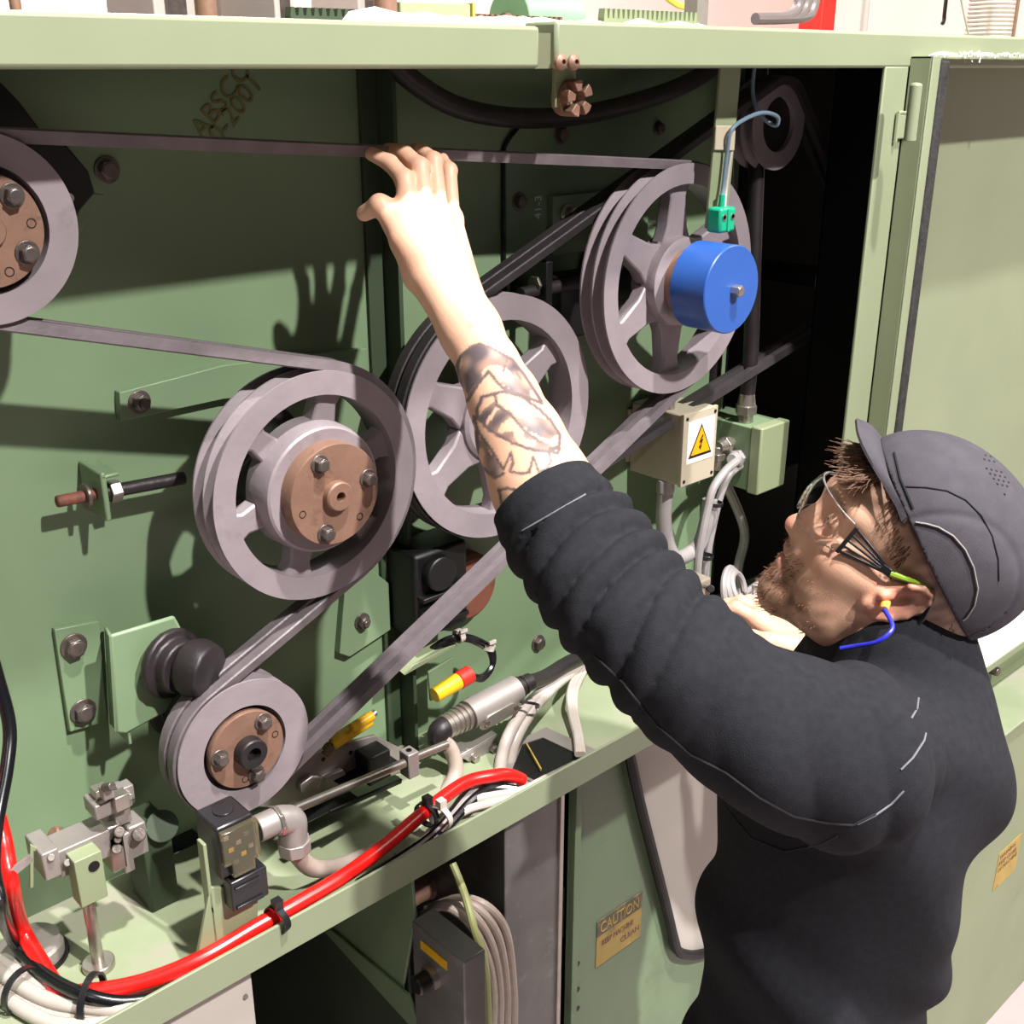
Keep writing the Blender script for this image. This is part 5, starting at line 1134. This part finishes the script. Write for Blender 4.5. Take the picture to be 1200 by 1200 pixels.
# ================================================================ bump cap
CAPM=mat('charcoal_cap_fabric',(74,70,77),.85,0,.08,60,.3,1300,spec=.2)
cp_=S(); cp_.grp([he((-.012,0,.052),(.108,.087,.100)),he((.022,0,.070),(.076,.078,.078))],.03,.03)
def cpost(X,D):
    q=toH(X.reshape(-1,3)).reshape(X.shape); pl=(.054+.56*q[...,0])-q[...,2]   # >0 below the edge
    d=D-.0012*np.exp(-((q[...,2]-.10-.2*q[...,0])/.02)**2)
    # side panel line: shallow groove
    g=np.abs(np.sqrt(((q[...,0]+.018)/.072)**2+((q[...,2]-.045)/.070)**2)-1)*.07
    d=d+.0016*np.exp(-(g/.0035)**2)
    d=np.maximum(d,pl); inner=D+.0045; d=np.maximum(d,-np.maximum(inner,pl-.02)); return d
lo_=hO-.2;hi_=hO+.22
kv,kf=mesh_S(cp_,lo_,hi_,.0022,cpost)
if ((normals(kv,kf)*(kv-hO)).sum(1)).mean()<0: kf=kf[:,::-1]
cap=np_obj('bump_cap',kv,kf,CAPM,person)
# short curved peak
pv=[];pf=[];nu,nvv=28,6
for side_ in (0,1):
    for i in range(nu+1):
        t=-1+2*i/nu; yy=t*.079
        for j in range(nvv+1):
            k=j/nvv; xin=.040+.052*math.sqrt(max(0,1-(t*.985)**2)); xo=.046+.078*(1-abs(t)**3.0); x_=xin*(1-k)+xo*k
            z_=.056+.56*(xin)+.0+(x_-xin)*.12-.006*t*t+.004*math.sin(k*math.pi)
            pv.append(V(H(x_,yy,z_-(.0028 if side_ else 0))))
W=nvv+1
for sd in (0,1):
    o_=sd*(nu+1)*W
    for i in range(nu):
        for j in range(nvv): pf.append((o_+i*W+j,o_+(i+1)*W+j,o_+(i+1)*W+j+1,o_+i*W+j+1))
o_=(nu+1)*W
for i in range(nu): pf.append((i*W+nvv,(i+1)*W+nvv,o_+(i+1)*W+nvv,o_+i*W+nvv)); pf.append((i*W,(i+1)*W,o_+(i+1)*W,o_+i*W))
part('peak',M().add(pv,pf),CAPM,cap,0)
kb=BVHTree.FromPolygons([tuple(v) for v in kv],[tuple(f) for f in kf])
ec=onsurf(kb,[(1073,612),(1086,614),(1100,618),(1117,628),(1131,644),(1141,665),(1146,690),(1142,710),(1133,724),(1124,731)],.0015)
part('elastic_cord',M().tube(ec,.0009,8,1),GREYC,cap,0,'thin grey elastic cord')
seam_on(kb,[(1060,570),(1085,571),(1110,575),(1132,586),(1150,604),(1163,628),(1170,655),(1171,685)],.0007,THD,cap)
seam_on(kb,[(1048,530),(1055,560),(1072,600)],.0012,THD,cap)
P=[]
mm=M()
for i in range(7):
    for j in range(4):
        hpt=onsurf(kb,[(1152+i*4.2+j*1.5,543+i*6-j*4.6),(1153+i*4.2+j*1.5,543+i*6-j*4.6)],.0002)
        if hpt and (i*7+j*3)%5: mm.sphere(hpt[0],.0013,4)
if mm.v: part('emblem',mm,mat('emblem_grey',(56,53,58),.5),cap,0)
# ================================================================ hair strands
rh=np.random.RandomState(4); hm=M()
for i in range(420):
    t=rh.rand()*2-1; s0=np.array((.083+.010*(1-abs(t)),t*.05,.088+.01*rh.rand())); L_=.018+.026*rh.rand()
    d=np.array((.15+.8*rh.rand(),.8*(rh.rand()-.5)+t*.2,-.55-.6*rh.rand())); d/=np.linalg.norm(d)
    p1_=s0+d*L_*.5+np.array((.003,0,0)); p2_=s0+d*L_+np.array((.000 if rh.rand()<.8 else .012,0,.004))
    hm.tube([V(H(*s0)),V(H(*p1_)),V(H(*p2_))],.0006,3,2,[.0008,.0007,.0003])
for i in range(420):   # temple and nape hair
    if i<260: x_=.02+.045*rh.rand(); z_=.052+.56*x_-.004-.022*rh.rand(); y_=.0735*math.sqrt(max(.02,1-(x_/.112)**2-((z_-.05)/.12)**2))
    else: x_=-.055-.035*rh.rand(); z_=.054+.56*x_-.004-.03*rh.rand(); y_=.072*math.sqrt(max(.05,1-((x_+.006)/.10)**2-((z_-.046)/.13)**2))
    s0=np.array((x_,y_,z_)); L_=.006+.006*rh.rand(); d=np.array((.15-.3*(x_<0),.35,-.9))+(rh.rand(3)-.5)*.5; d/=np.linalg.norm(d)
    hm.tube([V(H(*s0)),V(H(*(s0+d*L_)))],.0005,3,1,[.0006,.0003])
HAIR=mat('brown_hair',(118,88,70),.5,0,.25,300)
ho_=part('hair',hm,HAIR,person,0); ho_['kind']='stuff'
bbv=BVHTree.FromPolygons([tuple(v) for v in bv],[tuple(f) for f in bf])
hm=M()
for i in range(900):
    ang=(rh.rand()*2-1)*1.25; zz2=-.026-.078*rh.rand()
    if abs(zz2+.043)<.012 and abs(ang)<.25: continue
    
    if abs(ang)>.55 and rh.rand()<.75: continue
    o2=H(.02,0,zz2); dr=hF*math.cos(ang)+hL*math.sin(ang); h_=bbv.ray_cast(V(o2+dr*.12),V(-dr))
    if h_[0] is None: continue
    d=V(dr)*.6-V(hU)*(.5+.3*rh.rand())+V((rh.rand(3)-.5)*.7); d.normalize(); L_=.0015+.0035*rh.rand()*(1.5 if abs(ang)<.4 else .45)
    hm.tube([h_[0]-V(dr)*.001,h_[0]+d*L_],.0004,3,1,[.00055,.0002])
bo2=part('beard',hm,mat('light_brown_beard',(138,98,74),.5,0,.25,300),person,0); bo2['kind']='stuff'
# ================================================================ safety glasses
gl=part('safety_glasses',M(),BPLA,person) if 0 else None
GM=mat('clear_lens',(250,250,250),.03,0,.0,5,trans=1.0)
GM.node_tree.nodes['Principled BSDF'].inputs['IOR'].default_value=1.08
gv=[];gf=[];NU,NV=40,8
def lens(ph,k,off=0):
    yy=.070*math.sin(ph); xx=.043+(.068+off)*math.cos(ph)+.004; nb2=math.exp(-(yy/.012)**2)
    zb=-.004+.013*(abs(yy)/.062)**2+.024*nb2; zt2=.047-.004*(abs(yy)/.062)**2
    return H(xx+.004*math.sin(k*math.pi),yy*(1+off*8),zb*(1-k)+zt2*k)
for off in (0,.0018):
    for i in range(NU+1):
        ph=math.radians(-64+128*i/NU)
        for j in range(NV+1): gv.append(V(lens(ph,j/NV,off)))
W=NV+1;o_=(NU+1)*W
for sd in (0,1):
    for i in range(NU):
        for j in range(NV): gf.append(tuple(sd*o_+q for q in (i*W+j,(i+1)*W+j,(i+1)*W+j+1,i*W+j+1)))
for i in range(NU):
    gf+=[(i*W,(i+1)*W,o_+(i+1)*W,o_+i*W),(i*W+NV,(i+1)*W+NV,o_+(i+1)*W+NV,o_+i*W+NV)]
for j in range(NV): gf+=[(j,j+1,o_+j+1,o_+j),(NU*W+j,NU*W+j+1,o_+NU*W+j+1,o_+NU*W+j)]
lensO=part('glasses_lens',M().add(gv,gf),GM,person,0,'clear wraparound safety lens')
part('lens_edge',M().tube([V(lens(math.radians(-64+128*i/30),1)) for i in range(31)],.0009,6,1),mat('clear_edge',(206,200,198),.15,trans=.5),lensO)
part('lens_edge',M().tube([V(lens(math.radians(-64+128*i/30),0)) for i in range(31)],.0008,6,1),MATS['clear_edge'],lensO)
for s in (1,-1):
    A_=np.array((.073,s*.0665,.0415));B_=np.array((.070,s*.0665,.0125));E_=np.array((.026,s*.079,.026))
    if s==1:
        A_=toH(pd(1003,626,1.0)); 
    fan=M()
    for k in range(5):
        st=np.array((.0725,s*.066,.013+.0068*k)); en=np.array((.028,s*.0775,.0245+.0012*k)); fan.bar(V(H(*st)),V(H(*en)),.0022 if k in (1,2,3) else .003,.0024,V(hL))
    fan.bar(V(H(.0735,s*.066,.0105)),V(H(.0735,s*.066,.0425)),.004,.003,V(hL)); fan.bar(V(H(.034,s*.0762,.0265)),V(H(.02,s*.0785,.0265)),.008,.003,V(hL))
    tp_=part('temple_arm',fan,BPLA,person,.0004,'black slotted temple of the glasses' if s==1 else None)
    part('temple_tip',M().tube([V(H(.024,s*.078,.0265)),V(H(.010,s*.080,.031)),V(H(-.004,s*.080,.036)),V(H(-.016,s*.0775,.034))],.0024,8,4,[.0034,.003,.0026,.0024]),mat('lime_green_plastic',(120,150,40),.35),tp_,0,'lime green stretch')
    part('temple_hook',M().tube([V(H(-.014,s*.078,.035)),V(H(-.024,s*.074,.026)),V(H(-.030,s*.071,.008)),V(H(-.031,s*.070,-.002))],.0028,8,4),BPLA,tp_)
# ear plug with blue cord
ep=V(H(.010,.080,.001)); part('ear_plug',M().cyl(ep,ep+V(hL)*.012-V(hU)*.003,.0050,.0042,n=16),mat('orange_foam',(240,160,70),.7),person,.0008,'orange foam ear plug')
cpts=[ep+V(hL)*.011-V(hU)*.003,V(pd(1046,733,1.075)),V(pd(1040,744,1.07)),V(pd(1025,753,1.075)),V(pd(1003,757,1.09)),V(pd(985,760,1.10))]
part('ear_plug_cord',M().tube(cpts,.0022,10),BLUEW,person,0,'blue ear plug cord')
# thin bracelet on the right wrist
part('wrist_band',M().lathe(V(RW*.75+rk[1]*.25),V(rk[1]-RW),[(-.0015,.0262),(.0015,.0262),(.0015,.0275),(-.0015,.0275)],28,True),DSTEEL,person)
